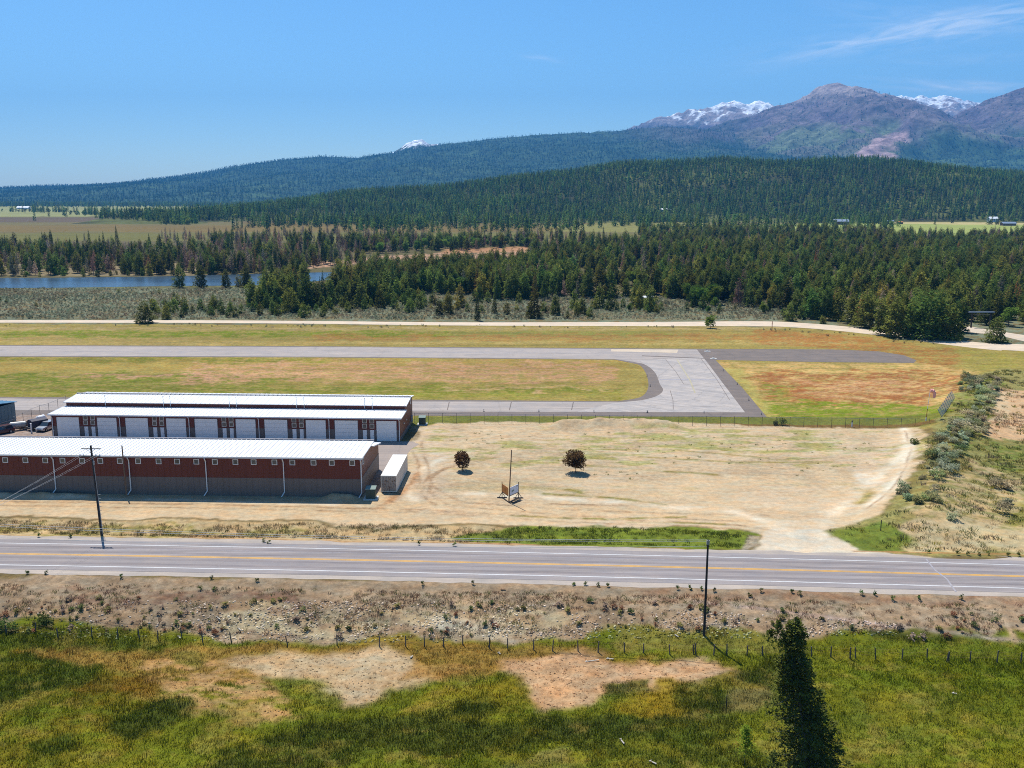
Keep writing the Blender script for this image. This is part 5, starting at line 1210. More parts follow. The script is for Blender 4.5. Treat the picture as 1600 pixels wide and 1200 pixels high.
# ------------------------------------------------------------------ container, transformers, sign, poles
def container():
    P0 = G(595.5, 770); P1 = G(620, 770); z = 2.75; Lc = 12.2
    Bk = G(615.5, 738); a = math.atan2(P1[1] - P0[1], P1[0] - P0[0]) - .03
    root = empty('shipping_container', (P0[0], P0[1], 0), a, "long cream shipping container parked beside the near hangar, rusty front end", "container")
    W_ = 2.44; b_ = MB()
    def corr(p0, p1, zz0, zz1, nrm, n):
        d = Vector((p1[0] - p0[0], p1[1] - p0[1])); step = d / n; N_ = Vector(nrm)
        pts = []
        for k in range(n):
            for f, o in ((0, 0), (.35, 0), (.5, -.04), (.85, -.04)): q = Vector(p0) + step * (k + f) + N_ * o; pts.append(q)
        pts.append(Vector(p1))
        for u, v in zip(pts[:-1], pts[1:]): b_.quad((u.x, u.y, zz0), (v.x, v.y, zz0), (v.x, v.y, zz1), (u.x, u.y, zz1))
    corr((W_ - .02, .1), (W_ - .02, Lc - .1), .18, z - .12, (1, 0), 34); corr((.02, Lc - .1), (.02, .1), .18, z - .12, (-1, 0), 34); corr((W_ - .1, Lc - .02), (.1, Lc - .02), .18, z - .12, (0, 1), 7)
    b_.build('side_panel', MT['container'], root)
    f = MB()
    for (x_, y_) in ((0, 0), (W_ - .12, 0), (0, Lc - .12), (W_ - .12, Lc - .12)): f.box(x_, x_ + .12, y_, y_ + .12, .12, z)
    for x_ in (0, W_ - .1): f.box(x_, x_ + .1, .12, Lc - .12, .12, .3); f.box(x_, x_ + .1, .12, Lc - .12, z - .14, z)
    for y_ in (0, Lc - .1): f.box(.12, W_ - .12, y_, y_ + .1, .12, .3); f.box(.12, W_ - .12, y_, y_ + .1, z - .14, z)
    f.build('frame', MT['container'], root)
    t = MB(); t.box(.05, W_ - .05, .05, Lc - .05, z - .02, z + .01)
    for k in range(30): t.box(.15, W_ - .15, .3 + k * .4, .42 + k * .4, z + .01, z + .03)
    t.build('roof', MT['containertop'], root)
    dm = mat("container_end_rust"); b = NB(dm); tc = b.n('ShaderNodeTexCoord').outputs['Object']; n1 = b.noise(b.sc(tc, 4, 4, 1.2), 1.6, 7, .7)
    b.bsdf(b.mix(b.ramp(n1, .50, .62), S(196, 182, 168), S(120, 84, 62)), .8, .2)
    for k in range(2):
        d = MB(); xa = .13 + k * 1.1; d.box(xa, xa + 1.07, -.01, .05, .31, z - .15); d.box(xa + .05, xa + 1.02, -.03, -.01, .9, 1.0); d.box(xa + .05, xa + 1.02, -.03, -.01, 1.8, 1.9)
        do = d.build('door', dm, root)
        for q in (.3, .75): g = MB(); g.tube((xa + q, -.06, .3), (xa + q, -.06, z - .16), .025, .025, 6); g.box(xa + q, xa + q + .25, -.08, -.04, 1.2, 1.25); g.build('lock_rod', MT['galv'], do)
    m = MB(); m.box(.3, .9, .3, .9, -.05, .12); m.box(1.5, 2.1, .3, .9, -.05, .12); m.box(.3, .9, Lc - 1, Lc - .4, -.05, .12); m.box(1.5, 2.1, Lc - 1, Lc - .4, -.05, .12); m.build('support_block', MT['greywood'], root)
container()
def transformer(px0, px1, pyb, h, label, padw=.35):
    A, B = G(px0, pyb), G(px1, pyb); w_ = B[0] - A[0]; r = empty('transformer_box', (A[0], A[1], 0), 0, label, 'transformer', 'green transformer boxes')
    m = MB(); m.box(-padw, w_ + padw, -padw, 1.3 + padw, -.05, .14); m.build('concrete_pad', MT['pad'], r)
    m = MB(); m.prism([(0, .14), (1.3, .14), (1.3, h), (.05, h - .12), (0, h - .25)], 0, w_); m.build('cabinet', MT['green'], r, .03)
    m = MB(); m.prism([(-.07, h - .16), (1.36, h + .02), (1.36, h + .09), (-.07, h - .09)], -.06, w_ + .06); m.build('lid', plain("pale_green_lid", S(132, 150, 138), .5, .4, var=.05), r)
    for k in range(2): d = MB(); d.box(.05 + k * (w_ / 2), w_ / 2 - .03 + k * (w_ / 2), -.03, -.002, .3, h - .35); d.box(w_ / 2 - .14 + k * .2, w_ / 2 - .08 + k * .2, -.06, -.03, .8, .95); d.build('door', MT['green'], r)
transformer(571.5, 586.5, 781, 1.75, "green transformer box at the near corner of the long hangar, beside the container")
transformer(654.5, 664.5, 664.5, 1.65, "green transformer box on a pale pad behind the far hangar's right end")
def utility_box():
    A = G(1334, 504); r = empty('utility_box', (A[0], A[1], 0), .1, "small pale grey utility box standing at the edge of the wood by the track", 'box')
    m = MB(); m.box(0, 1.4, 0, 1.2, .1, 1.55); m.build('cabinet', plain("pale_utility_paint", S(190, 205, 210), .5, .4, var=.05), r, .04); m = MB(); m.box(-.1, 1.5, -.1, 1.3, 1.55, 1.65); m.box(-.15, 1.55, -.15, 1.35, 0, .1); m.build('cap', MT['pad'], r)
utility_box()
def sign():
    A = G(795, 785.5); r = empty('sign_post', (A[0], A[1], 0), 0, "V-shaped sign frame with orange and pale boards around one tall leaning post", 'sign')
    ht = height_at(A, 703); P = lambda px, py: (G(px, py)[0] - A[0], G(px, py)[1] - A[1])
    m = MB(); m.tube((0, 0, -.2), (.42, 0, ht), .10, .07, 8); m.build('tall_post', MT['brownwood'], r)
    Lp, Rp = P(784.5, 778), P(810, 778.5); hp = 2.55
    for q in (Lp, Rp):
        m = MB(); m.tube((q[0], q[1], 0), (q[0], q[1], hp), .06, .05, 6)
        for s_ in (-1, 1): m.tube((q[0], q[1], .9), (q[0] + .5 * s_, q[1] + .1 * s_, .06), .045, .045, 5)
        m.box(q[0] - .75, q[0] + .75, q[1] - .09, q[1] + .09, 0, .13); m.build('side_post', MT['darkwood'], r)
    for q, mt_, nm in ((Lp, MT['orange'], 'orange board'), (Rp, MT['signwhite'], 'pale blue-white board')):
        v = Vector((q[0], q[1])); n = Vector((-v.y, v.x)).normalized() * .03; a = v * .10; b2 = v * .97; z0, z1 = 1.05, 2.25
        m = MB(); c = [(a + n), (b2 + n), (b2 - n), (a - n)]; i = 0
        m.v = [(p.x, p.y, z0) for p in c] + [(p.x, p.y, z1) for p in c]; m.f = [(0, 3, 2, 1), (4, 5, 6, 7), (0, 1, 5, 4), (1, 2, 6, 5), (2, 3, 7, 6), (3, 0, 4, 7)]
        bo = m.build('sign_board', mt_, r); bo['label'] = nm
        def pt(f, z, o=-.045): p = a + (b2 - a) * f + n.normalized() * (o if q is Rp else -o); return (p.x, p.y, z)
        k = MB()
        if q is Rp:
            k.quad(pt(.78, 2.0), pt(.90, 2.0), pt(.90, 2.16), pt(.78, 2.16)); k.build('emblem', MT['darkmetal'], bo)
            k = MB(); k.quad(pt(.2, 1.45), pt(.5, 1.5), pt(.5, 1.75), pt(.2, 1.7)); k.build('panel_mark', plain("faded_green_print", S(150, 170, 160)), bo)
        else: k.quad(pt(.35, 1.5), pt(.6, 1.5), pt(.6, 1.8), pt(.35, 1.8)); k.build('panel_mark', plain("faded_orange_print", S(190, 120, 40)), bo)
        k = MB(); k.tube((a.x, a.y, z0 - .08), (b2.x, b2.y, z0 - .08), .05, .05, 5); k.tube((0, 0, .1), (q[0], q[1], .1), .07, .07, 5); k.build('brace', MT['darkwood'], r)
    m = MB(); e = P(814, 783); m.tube((0, 0, .1), (e[0] * .5, e[1] - 1.2 if False else -.25, .1), .07, .07, 5); m.tube((.9, -.2, .1), (e[0], e[1], .1), .07, .07, 5); m.tube((-.1, .1, .1), (e[0] * .8, 1.2, .1), .05, .05, 5); m.build('skid', MT['darkwood'], r)
sign()
def wires(name, pts_pairs, r, label, group=None, sag=.8, m=None):
    root = None
    for k, (a, b_) in enumerate(pts_pairs):
        a, b_ = Vector(a), Vector(b_); pts = []
        for i in range(25): t = i / 24; p = a.lerp(b_, t); p.z -= sag * 4 * t * (1 - t); pts.append(tuple(p))
        mb = MB(); mb.path(pts, r, 4); o = mb.build(name, m or MT['wire']); tag(o, label[k] if isinstance(label, list) else label, 'cable', group)
def pole_left():
    A = G(159, 834.5); h = height_at(A, 696); tx = (141 - 159) * 0; r = empty('utility_pole', (A[0], A[1], 0), 0, "tarred utility pole with crossarms standing beside the highway in front of the long hangar", 'utility pole', 'utility poles')
    q = proj(A[0], A[1], h); lean = (141.5 - q[0]) * (A[1] / FPX)
    m = MB(); m.tube((0, 0, -.4), (lean, 0, h), .19, .13, 10); m.build('pole', MT['darkwood'], r)
    at = lambda t: (lean * t, 0, h * t)
    m = MB(); m.tube((.22, -.12, 0), (lean * .9 + .16, -.12, h * .88), .045, .045, 6); m.build('conduit', MT['galv'], r)
    m = MB(); x_ = at(.967); m.box(x_[0] - 1.25, x_[0] + 1.35, -.24, -.13, x_[2] - .06, x_[2] + .06); m.tube((x_[0] - .6, -.2, x_[2]), (x_[0], -.14, x_[2] - .6), .025); m.tube((x_[0] + .6, -.2, x_[2]), (x_[0], -.14, x_[2] - .6), .025); m.build('crossarm', MT['greywood'], r)
    y_ = at(.885); m = MB(); m.box(y_[0] - 1.6, y_[0] + 1.2, -.26, -.14, y_[2] - .06, y_[2] + .06); m.build('crossarm', MT['greywood'], r)
    ends = []
    for dx in (-1.5, -1.05, .6, 1.1):
        m = MB(); m.ring((y_[0] + dx, -.2, y_[2] + .17), .09, .22, 8); m.ring((y_[0] + dx, -.2, y_[2] + .12), .14, .04, 8); m.build('insulator', MT['whitetrim'], r); ends.append((A[0] + y_[0] + dx, A[1] - .2, y_[2] + .2))
    m = MB(); m.ring((y_[0] + .3, -.33, y_[2] - .9), .12, .5, 8); m.build('cutout_fuse', MT['galv'], r)
    m = MB()
    for k in range(9): m.box(.06 + .0 * k, .34, -.16, -.10, 1.2 + k * .55, 1.26 + k * .55)
    m.build('climbing_bracket', MT['galv'], r)
    tgt = [(-64.0 - k * .55, 84.0, 9.8 - .0 * k) for k in range(4)]
    wires('power_cable', list(zip(ends, tgt)), .008, ["power cable slanting down-left from the pole, outermost on the left", "power cable slanting down-left from the pole, second from the left", "power cable slanting down-left from the pole, third from the left", "power cable slanting down-left from the pole, lowest of the four"], 'cables leaving the crossarm pole', .9)
pole_left()
def pole_plain():
    A = G(198, 775.5); h = height_at(A, 697); q = proj(A[0], A[1], h); lean = (190.5 - q[0]) * A[1] / FPX
    r = empty('wooden_pole', (A[0], A[1], 0), 0, "plain brown wooden pole close in front of the long hangar wall", 'pole'); m = MB(); m.tube((0, 0, -.3), (lean, 0, h), .14, .10, 8); m.build('pole', MT['brownwood'], r)
    m = MB(); m.tube((lean, 0, h), (lean, 0, h + .15), .11, .02, 8); m.build('pole_cap', MT['darkwood'], r)
pole_plain()
def pole_right():
    A = GT(1100, 993); z0 = float(TH(A[0], A[1])); h = height_at(A, 843.5) - z0; q = proj(A[0], A[1], z0 + h); lean = (1106.5 - q[0]) * A[1] / FPX
    r = empty('utility_pole', (A[0], A[1], z0), 0, "thin black utility pole on the near side of the highway by the wire fence", 'utility pole', 'utility poles')
    m = MB(); m.tube((0, 0, -.4), (lean, 0, h), .15, .10, 8); m.build('pole', MT['darkwood'], r)
    m = MB(); m.box(lean - .14, lean + .14, -.16, .16, h - .5, h - .05); m.build('cable_clamp', MT['galv'], r)
    t = (A[0] + lean, A[1], z0 + h - .15)
    e1 = G(-300, 806, 8.2); e2 = G(-300, 826, 7.4); e3 = G(-300, 803.5, 8.2)
    wires('overhead_wire', [(t, (e1[0], e1[1], 8.2)), ((t[0], t[1], t[2] - .55), (e2[0], e2[1], 7.4)), ((t[0], t[1] + .1, t[2] + .1), (e3[0], e3[1], 8.35))], .020,
          ["middle overhead wire running left from the black pole along the highway", "lowest overhead wire running left from the black pole along the highway", "topmost overhead wire running left from the black pole along the highway"], 'overhead wires along the highway', .9)
pole_right()

# plum trees on the lot
for (px, py), w_, h_, n, sd_, lab in (((722.5, 735.5), 1.5, 3.4, 1700, 91, "smaller purple-leaved plum tree left of the sign on the dirt lot"), ((899.5, 739), 1.85, 4.0, 3200, 92, "larger round purple-leaved plum tree in the middle of the dirt lot")):
    x, y = G(px, py); r = empty('plum_tree', (x, y, 0), 0, lab, 'tree', 'purple plum trees on the lot')
    rr_ = np.random.default_rng(sd_); d = rr_.normal(0, 1, (n, 3)); d /= np.linalg.norm(d, axis=1)[:, None]; rad = rr_.random(n) ** .38
    lump = .62 + .7 * vnoise(d[:, 0] * 2.2 + 5, d[:, 1] * 2.2 + d[:, 2] * 2, sd_)
    P = d * (rad * lump)[:, None] * np.array([w_, w_, w_ * .88]) + np.array([0, 0, h_ - w_ * .92]); o = d + rr_.normal(0, .3, d.shape); o[:, 2] += .5; o /= np.linalg.norm(o, axis=1)[:, None]
    V, F = tri_clumps(P, o, .30 * rr_.uniform(.6, 1.3, n), rr_); link('crown', mesh_np('plum_crown', V, F, [LM['purple']], clump=np.repeat(rr_.random(n), 3)), r)
    mb = MB(); mb.tube((0, 0, -.1), (.03, 0, h_ * .45), .07, .05, 6)
    for k in range(6): a = k * 1.05; mb.tube((.03, 0, h_ * .35 + k * .05), (math.cos(a) * w_ * .6, math.sin(a) * w_ * .6, h_ * .72), .035, .012, 5)
    mb.build('trunk', MT['bark'], r)
# foreground spruce and sapling
def front_tree():
    x, y = 24.0, 70.0; z = float(TH(np.array(x), np.array(y))); r = empty('tall_spruce_tree', (x, y, z), 0, "tall dark ragged spruce rising from the bottom edge at right", 'tree')
    zt = height_at((22.2, 70), 966) - z; r_ = np.random.default_rng(5)
    Ps, Os, BR = [], [], []
    def cx_at(t): return -1.9 * t ** 1.2 + .25 * math.sin(t * 7)
    nb = 230
    for k in range(nb):
        t = .03 + .94 * (k / nb) ** 1.05; az = k * 2.399 + r_.normal(0, .35)
        L = float(np.interp(t, [.03, .1, .3, .5, .68, .80, .90, .97], [3.5, 3.7, 3.2, 2.6, 1.9, 1.35, .95, .4])) * r_.uniform(.55, 1.12)
        if math.cos(az) < -.2 and t < .6: L *= r_.uniform(.7, 1.15); dens = .5
        else: dens = 1.0
        up = .35 if t > .8 else -.10
        n = int(46 * L * dens) + 12; f = r_.random(n) ** .75
        rr = f * L; sag = up * rr - .16 * rr ** 1.4 + .10 * (rr / max(L, .1)) ** 3 * L; wd = .10 + .30 * (1 - f) * min(L, 2) * .5 + .12
        tx = -math.sin(az); ty = math.cos(az); sd_ = r_.normal(0, 1, n) * wd
        P = np.stack([cx_at(t) + rr * math.cos(az) + tx * sd_, rr * math.sin(az) + ty * sd_, t * zt + sag + r_.normal(0, .09, n)], 1)
        o = np.stack([np.full(n, math.cos(az)), np.full(n, math.sin(az)), np.full(n, .15)], 1) + r_.normal(0, .45, (n, 3)); Ps.append(P); Os.append(o)
        e = L * .9; BR.append(((cx_at(t), 0, t * zt), (cx_at(t) + e * math.cos(az), e * math.sin(az), t * zt + up * e - .16 * e ** 1.4)))
    for (lx2, z2, ln, hgt, wd) in ((-3.0, zt * .985, 200, 1.5, .30), (-1.6, zt * 1.0, 220, 1.7, .24), (-2.4, zt * .90, 260, 1.4, .5), (-3.6, zt * .93, 110, .9, .3)):
        d = np.abs(r_.normal(0, .45, ln)) * hgt; wq = wd * (.25 + d / hgt)
        Ps.append(np.stack([lx2 + r_.normal(0, 1, ln) * wq, r_.normal(0, 1, ln) * wq, z2 - d], 1)); Os.append(r_.normal(0, .45, (ln, 3)) + np.array([0, 0, .9]))
    P = np.concatenate(Ps); o = np.concatenate(Os)
    o /= np.linalg.norm(o, axis=1)[:, None]; V, F = tri_clumps(P, o, .25 * r_.uniform(.5, 1.35, len(P)), r_); print('front tree', len(P))
    link('crown', mesh_np('crown', V, F, [LM['front']], clump=np.repeat(r_.random(len(P)), 3)), r)
    mb = MB(); pts = [(-1.9 * (k / 8) ** 1.2 + .25 * math.sin(k / 8 * 7), 0, zt * k / 8) for k in range(9)]
    for k in range(8): mb.tube(pts[k], pts[k + 1], .24 * (1 - k / 9), .24 * (1 - (k + 1) / 9), 8)
    for p_, q_ in BR: mb.tube(p_, q_, .035, .01, 4)
    mb.tube((-1.6, 0, zt * .82), (-3.0, 0, zt * .985), .05, .02, 5); mb.build('trunk', MT['greybark'], r)
front_tree()
def sapling(px, py, h, w_, n, label, lm, sd_, name='sapling'):
    x, y = GT(px, py); z = float(TH(np.array(x), np.array(y))); r = empty(name, (x, y, z), 0, label, 'sapling' if name == 'sapling' else 'bush'); rr_ = np.random.default_rng(sd_)
    P = np.stack([rr_.normal(0, w_ * .42, n), rr_.normal(0, w_ * .42, n), h * (.30 + .70 * rr_.random(n) ** .8)], 1); P[:, :2] *= (1.25 - P[:, 2:3] / h); o = rr_.normal(0, 1, (n, 3)); o[:, 2] = np.abs(o[:, 2]); o /= np.linalg.norm(o, axis=1)[:, None]
    V, F = tri_clumps(P, o, .17 * rr_.uniform(.6, 1.4, n), rr_); link('crown', mesh_np('crown', V, F, [lm], clump=np.repeat(rr_.random(n), 3)), r)
    mb = MB(); mb.tube((0, 0, -.1), (.05, 0, h * .8), .035, .015, 5)
    for k in range(7): a = k * 2.2; mb.tube((.02, 0, h * (.3 + .07 * k)), (math.cos(a) * w_ * .5, math.sin(a) * w_ * .5, h * (.45 + .08 * k)), .015, .006, 4)
    mb.build('trunk', MT['bark'], r)
sapling(1163, 1196, 3.6, 1.3, 900, "thin bright green sapling left of the tall dark spruce", LM['sapling'], 3)
sapling(1205, 1235, 3.4, 1.3, 420, "straggly olive bush at the foot of the tall dark spruce", LM['bush'], 4, 'bush')

# individual bushes
def bush(px, py, h, w_, lab, lm, sd_, group=None, n=420, key=None, size=.22):
    x, y = GT(px, py); z = float(TH(np.array(x), np.array(y)))
    V, F, c_ = broad(h, w_, n, sd_, size, .02, 7); o = link('bush', mesh_np('bush', V, F, [lm], clump=c_)); o.location = (x, y, z - .03); tag(o, lab, 'bush', group); return o
bush(1221, 664, 1.5, 1.3, "dark green bush by the chain-link fence behind the dirt lot", LM['bush'], 201)
bush(1212, 664.5, .8, .7, "small low bush touching the dark green fence bush", LM['bush'], 202)
bush(1430, 693, .7, 1.3, "low olive bush at the far right corner of the dirt lot", LM['bush'], 203)
bush(12, 985, 1.0, 1.7, "olive green shrub at the left edge below the highway bank", LM['bush'], 204)
bush(70, 975, .9, 1.4, "yellow-green shrub just right of the shrub at the left edge", LM['bush'], 205)
# sagebrush on the right bank
cnt = 0; zone = [((1500, 598), (1560, 600), 22), ((1505, 640), (1540, 690), 60), ((1478, 690), (1530, 720), 40), ((1450, 725), (1520, 750), 40), ((1400, 780), (1480, 820), 46), ((1520, 770), (1600, 828), 60), ((1440, 825), (1600, 850), 26)]
allx, ally = region_pts([(1494, 612), (1520, 596), (1560, 598), (1538, 690), (1500, 740), (1470, 770), (1440, 824), (1404, 818), (1402, 795), (1440, 755), (1462, 722), (1480, 680), (1492, 650)], 1.7, lambda x, y: .35 + .75 * ss(.35, .55, fbm(x / 9, y / 9, 211, 3)))
bx, by = region_pts([(1450, 760), (1600, 740), (1700, 790), (1700, 850), (1440, 855)], 3.4, lambda x, y: ss(.45, .65, fbm(x / 8, y / 7, 212, 3)))
cx2, cy2 = region_pts([(1540, 700), (1800, 700), (1800, 760), (1560, 745)], 3.2, lambda x, y: ss(.4, .6, fbm(x / 8, y / 7, 213, 3)))
X_ = np.concatenate([allx, bx, cx2]); Y_ = np.concatenate([ally, by, cy2])
k = (X_ / Y_ < .60) & (seg_dist(X_, Y_, np.array([G(1464, 668), G(1486, 633)])) > 4.5); X_, Y_ = X_[k], Y_[k]; od = np.argsort(Y_); X_, Y_ = X_[od], Y_[od]; print('bank sage', len(X_))
for i, (x, y) in enumerate(zip(X_[:290], Y_[:290])):
    px, py = proj(x, y, 0); pl = "on the bank beside the dirt lot" if py > 730 and px < 1500 else "on the far right slope" if py > 700 else "along the ridge below the metal fence"
    o = link('sagebrush', protos['sagedark_%d' % (i % 3)]['whole']); s_ = rng.uniform(.65, 1.35); o.location = (x, y, float(TH(x, y)) - .08); o.rotation_euler = (0, 0, rng.random() * 6.28); o.scale = (s_ * rng.uniform(.9, 1.3), s_, s_ * .9)
    tag(o, "grey-green sagebrush " + pl, 'shrub', "sagebrush " + pl)
i_ = slice(290, None); scatter('bank_sagebrush', ['sagedark_0', 'sagedark_1', 'sagedark_2'], np.stack([X_[i_], Y_[i_], TH(X_[i_], Y_[i_]) - .08], 1), rng.integers(0, 3, len(X_[i_])), rng.uniform(.6, 1.2, len(X_[i_])), label='grey-green sagebrush further back on the right bank', cat='shrubs')
# clumps of weed along the shoulder edges
edge = [(402, 908), (330, 905), (660, 914), (738, 913.5), (897, 915), (914, 914.5), (933, 916.5), (950, 917), (1058, 921), (1078, 921.5), (1097, 922), (1116, 925), (1171, 932), (1190, 925), (1236, 926), (1249, 929), (1346, 930), (1366, 930), (1395, 938), (1436, 937), (1502, 936), (62, 839), (111, 840), (412, 848), (420, 849), (655, 851.5), (710, 853.5), (1496, 867), (1512, 867.5), (1530, 868), (1544, 868), (1575, 869), (1592, 869.5), (1450, 864), (72, 898), (43, 897), (190, 903), (313, 922), (335, 922)]
for i, (px, py) in enumerate(edge):
    x, y = GT(px, py); o = link('weed_clump', mesh_np('weed_clump', *(lambda q: (q[0], q[1], [LM['bush']], None, q[2]))(broad(.55, .32, 60, 300 + i, .16, .02, 4)))); o.location = (x, y, float(TH(x, y)))
    tag(o, "small dark weed clump at the %s gravel edge of the highway" % ("near" if py > 890 else "far"), 'weed', "weed clumps along the %s edge of the highway" % ("near" if py > 890 else "far"))

# ------------------------------------------------------------------ fences
def post_fence():
    pts = [(-40, 505), (27, 510), (147, 500, 9), (243, 525), (383, 520), (491, 525), (582, 530, -5), (658, 532), (758, 520), (845, 542), (966, 545, -7), (1200, 555, -8), (1405, 555), (1582, 562)]
    P = [(p[0] / 2.667, 800 + p[1] / 2.667, p[2] if len(p) > 2 else 0) for p in pts]
    for p in [(248, 562), (357, 560), (436, 562), (515, 562), (595, 552), (705, 568), (783, 573), (890, 573), (969, 580), (1076, 580), (1158, 585), (1268, 587), (1348, 587), (1458, 593), (1556, 592)]: P.append((500 + p[0] / 2.667, 800 + p[1] / 2.667, 0))
    for p in [(232, 540), (307, 543), (362, 543), (445, 546), (510, 546), (620, 548), (715, 549), (795, 550), (875, 557), (898, 556), (982, 560, -9), (1092, 560), (1196, 560), (1277, 570, 12), (1287, 570), (1375, 568), (1487, 572), (1587, 575), (1700, 577), (1820, 580)]: P.append((1000 + p[0] / 2.667, 820 + p[1] / 2.667, p[2] if len(p) > 2 else 0))
    r = None; tops = []
    for i, (px, py, ln) in enumerate(P):
        x, y = GT(px, py); z = float(TH(x, y))
        if r is None: r = empty('wire_fence', (x, y, z), 0, "old wire fence on rough dark wooden posts below the highway bank", 'fence'); O = (x, y, z)
        h = 1.15 + .22 * (random.random() - .3); lx_ = math.sin(math.radians(ln + random.uniform(-4, 4))) * h; m = MB(); q = (x - O[0], y - O[1], z - O[2])
        m.tube((q[0], q[1], q[2] - .2), (q[0] + lx_, q[1] + random.uniform(-.05, .05), q[2] + h), .075, .06, 6); m.build('fence_post', MT['greywood'], r); tops.append((q, lx_, h))
    for f in (.4, .65, .9):
        m = MB(); m.path([(q[0] + lx_ * f, q[1] - .07, q[2] + h * f) for q, lx_, h in tops], .005, 3); m.build('fence_wire', MT['rust'], r)
post_fence()
def link_fence(name, px_list, h, label, group='chain-link fences'):
    r = None; q_ = []
    for (px, py) in px_list:
        x, y = G(px, py)
        if r is None: r = empty(name, (x, y, 0), 0, label, 'fence', group); O = (x, y)
        m = MB(); q = (x - O[0], y - O[1]); m.tube((q[0], q[1], -.1), (q[0], q[1], h), .035, .035, 6); m.ring((q[0], q[1], h + .03), .05, .06, 6); m.build('fence_post', MT['darkmetal'], r); q_.append(q)
    m = MB(); m.path([(q[0], q[1], h - .04) for q in q_], .03, 5); m.build('top_rail', MT['galv'], r)
    m = MB()
    for a, b_ in zip(q_[:-1], q_[1:]):
        L = math.hypot(b_[0] - a[0], b_[1] - a[1]); n = max(int(L / .30), 2); hh = h - .1
        for k in range(-int(hh / .30), n):
            for s_ in (0, 1):
                t0, t1 = k / n, (k + hh / (L / n)) / n
                z0, z1 = 0.05, hh
                if t0 < 0: z0 = z0 + (z1 - z0) * (0 - t0) / (t1 - t0); t0 = 0
                if t1 > 1: z1 = z0 + (z1 - z0) * (1 - t0) / (t1 - t0); t1 = 1
                if t1 <= t0: continue
                p = (a[0] + (b_[0] - a[0]) * t0, a[1] + (b_[1] - a[1]) * t0); q = (a[0] + (b_[0] - a[0]) * t1, a[1] + (b_[1] - a[1]) * t1)
                if s_: z0, z1 = hh + .05 - z0, hh + .05 - z1
                i = len(m.v); w_ = .007; m.v += [(p[0], p[1], z0 - w_), (q[0], q[1], z1 - w_), (q[0], q[1], z1 + w_), (p[0], p[1], z0 + w_)]; m.f.append((i, i + 1, i + 2, i + 3))
    m.build('wire_mesh', MT['galv'], r)
link_fence('chain_link_fence', [(648 + k * 21.7, 660.5 + k * .26) for k in range(38)], 2.0, "long chain-link fence between the taxiway and the dirt lot")
link_fence('chain_link_fence', [(104, 634), (91, 640), (77, 646), (63, 650), (50, 655), (37, 662), (22, 668)], 2.2, "short chain-link fence behind the parked vehicles at far left", 'chain-link fences')
def panel_fence():
    A, B = G(1470.5, 664), G(1491, 633); r = empty('metal_panel_fence', (A[0], A[1], float(TH(*A))), 0, "leaning blue-grey corrugated panel fence at the end of the taxiway", 'fence')
    v = Vector((B[0] - A[0], B[1] - A[1])); n = 9
    zb = float(TH(*B)) - float(TH(*A))
    for k in range(n):
        m = MB()
        for j in range(5):
            a = v * ((k + j / 5) / n); b_ = v * ((k + (j + .5) / 5) / n); c = v * ((k + (j + 1) / 5 - .004) / n); o = Vector((.07, 0)); zz = zb * k / n
            m.quad((a.x, a.y, zz), (b_.x, b_.y, zz), (b_.x - .75, b_.y + .3, zz + 1.5), (a.x - .75, a.y + .3, zz + 1.5)); m.quad((b_.x + .05, b_.y, zz), (c.x + .05, c.y, zz), (c.x - .70, c.y + .3, zz + 1.5), (b_.x - .70, b_.y + .3, zz + 1.5))
        m.build('metal_panel', MT['bluepanel'], r)
        p = v * (k / n); m = MB(); m.tube((p.x + .1, p.y, zb * k / n - .2), (p.x - .85, p.y + .3, zb * k / n + 1.55), .05, .05, 5); m.build('fence_post', MT['galv'], r)
panel_fence()
def windsock():
    A = G(1445.5, 664.5); r = empty('windsock', (A[0], A[1], 0), 0, "drooping pink windsock on a thin white and orange pole", 'windsock'); h = height_at(A, 610.5)
    m = MB(); m.tube((0, 0, 0), (.1, 0, 1.6), .13, .11, 8); m.tube((.18, 0, 3.4), (.4, 0, h), .05, .04, 6); m.build('pole', MT['whitetrim'], r); m = MB(); m.tube((.1, 0, 1.6), (.18, 0, 3.4), .075, .06, 6); m.build('pole_band', MT['orange'], r)
    m = MB(); m.box(-.6, .6, -.5, .5, 0, .28); m.build('concrete_base', MT['pad'], r)
    m = MB(); m.ring((.5, 0, h), .26, .06, 10, 'x'); m.build('hoop', MT['galv'], r)
    m = MB(); pts = [(.45, 0, h, .36), (.85, 0, h + .02, .36), (1.2, 0, h - .25, .34), (1.32, 0, h - .75, .29), (1.3, 0, h - 1.45, .24)]
    for a, b_ in zip(pts[:-1], pts[1:]): m.tube(a[:3], b_[:3], a[3], b_[3], 10)
    m.build('sock', MT['sock'], r)
windsock()
def rail(): 
    A = G(1457, 664); r = empty('pipe_rail', (A[0], A[1], 0), 0, "bent pale pipe rail between the windsock and the panel fence", 'rail'); m = MB()
    m.path([(0, 0, 0), (.05, 0, .75), (.7, 0, .8), (1.3, -.1, .35), (1.4, -.1, 0)], .07, 6); m.build('rail', MT['whitetrim'], r); m = MB(); m.ring((0, 0, .02), .16, .06, 8); m.ring((1.4, -.1, .02), .16, .06, 8); m.build('foot_plate', MT['pad'], r)
rail()
def small_post(px, py, h, m0, lab, cat='post', rad=.06, topm=None, group=None, name='marker_post'):
    x, y = GT(px, py); z = float(TH(x, y)); r = empty(name, (x, y, z), 0, lab, cat, group); m = MB(); m.tube((0, 0, -.1), (0, 0, h * .72), rad, rad, 8); m.build('post', m0, r); m = MB(); m.tube((0, 0, h * .72), (0, 0, h), rad * 1.15, rad * .9, 8); m.build('post_top', topm or m0, r)
small_post(1331, 667, 1.3, MT['whitetrim'], "short white pipe post with black top by the chain-link fence", rad=.13, topm=MT['darkmetal'])
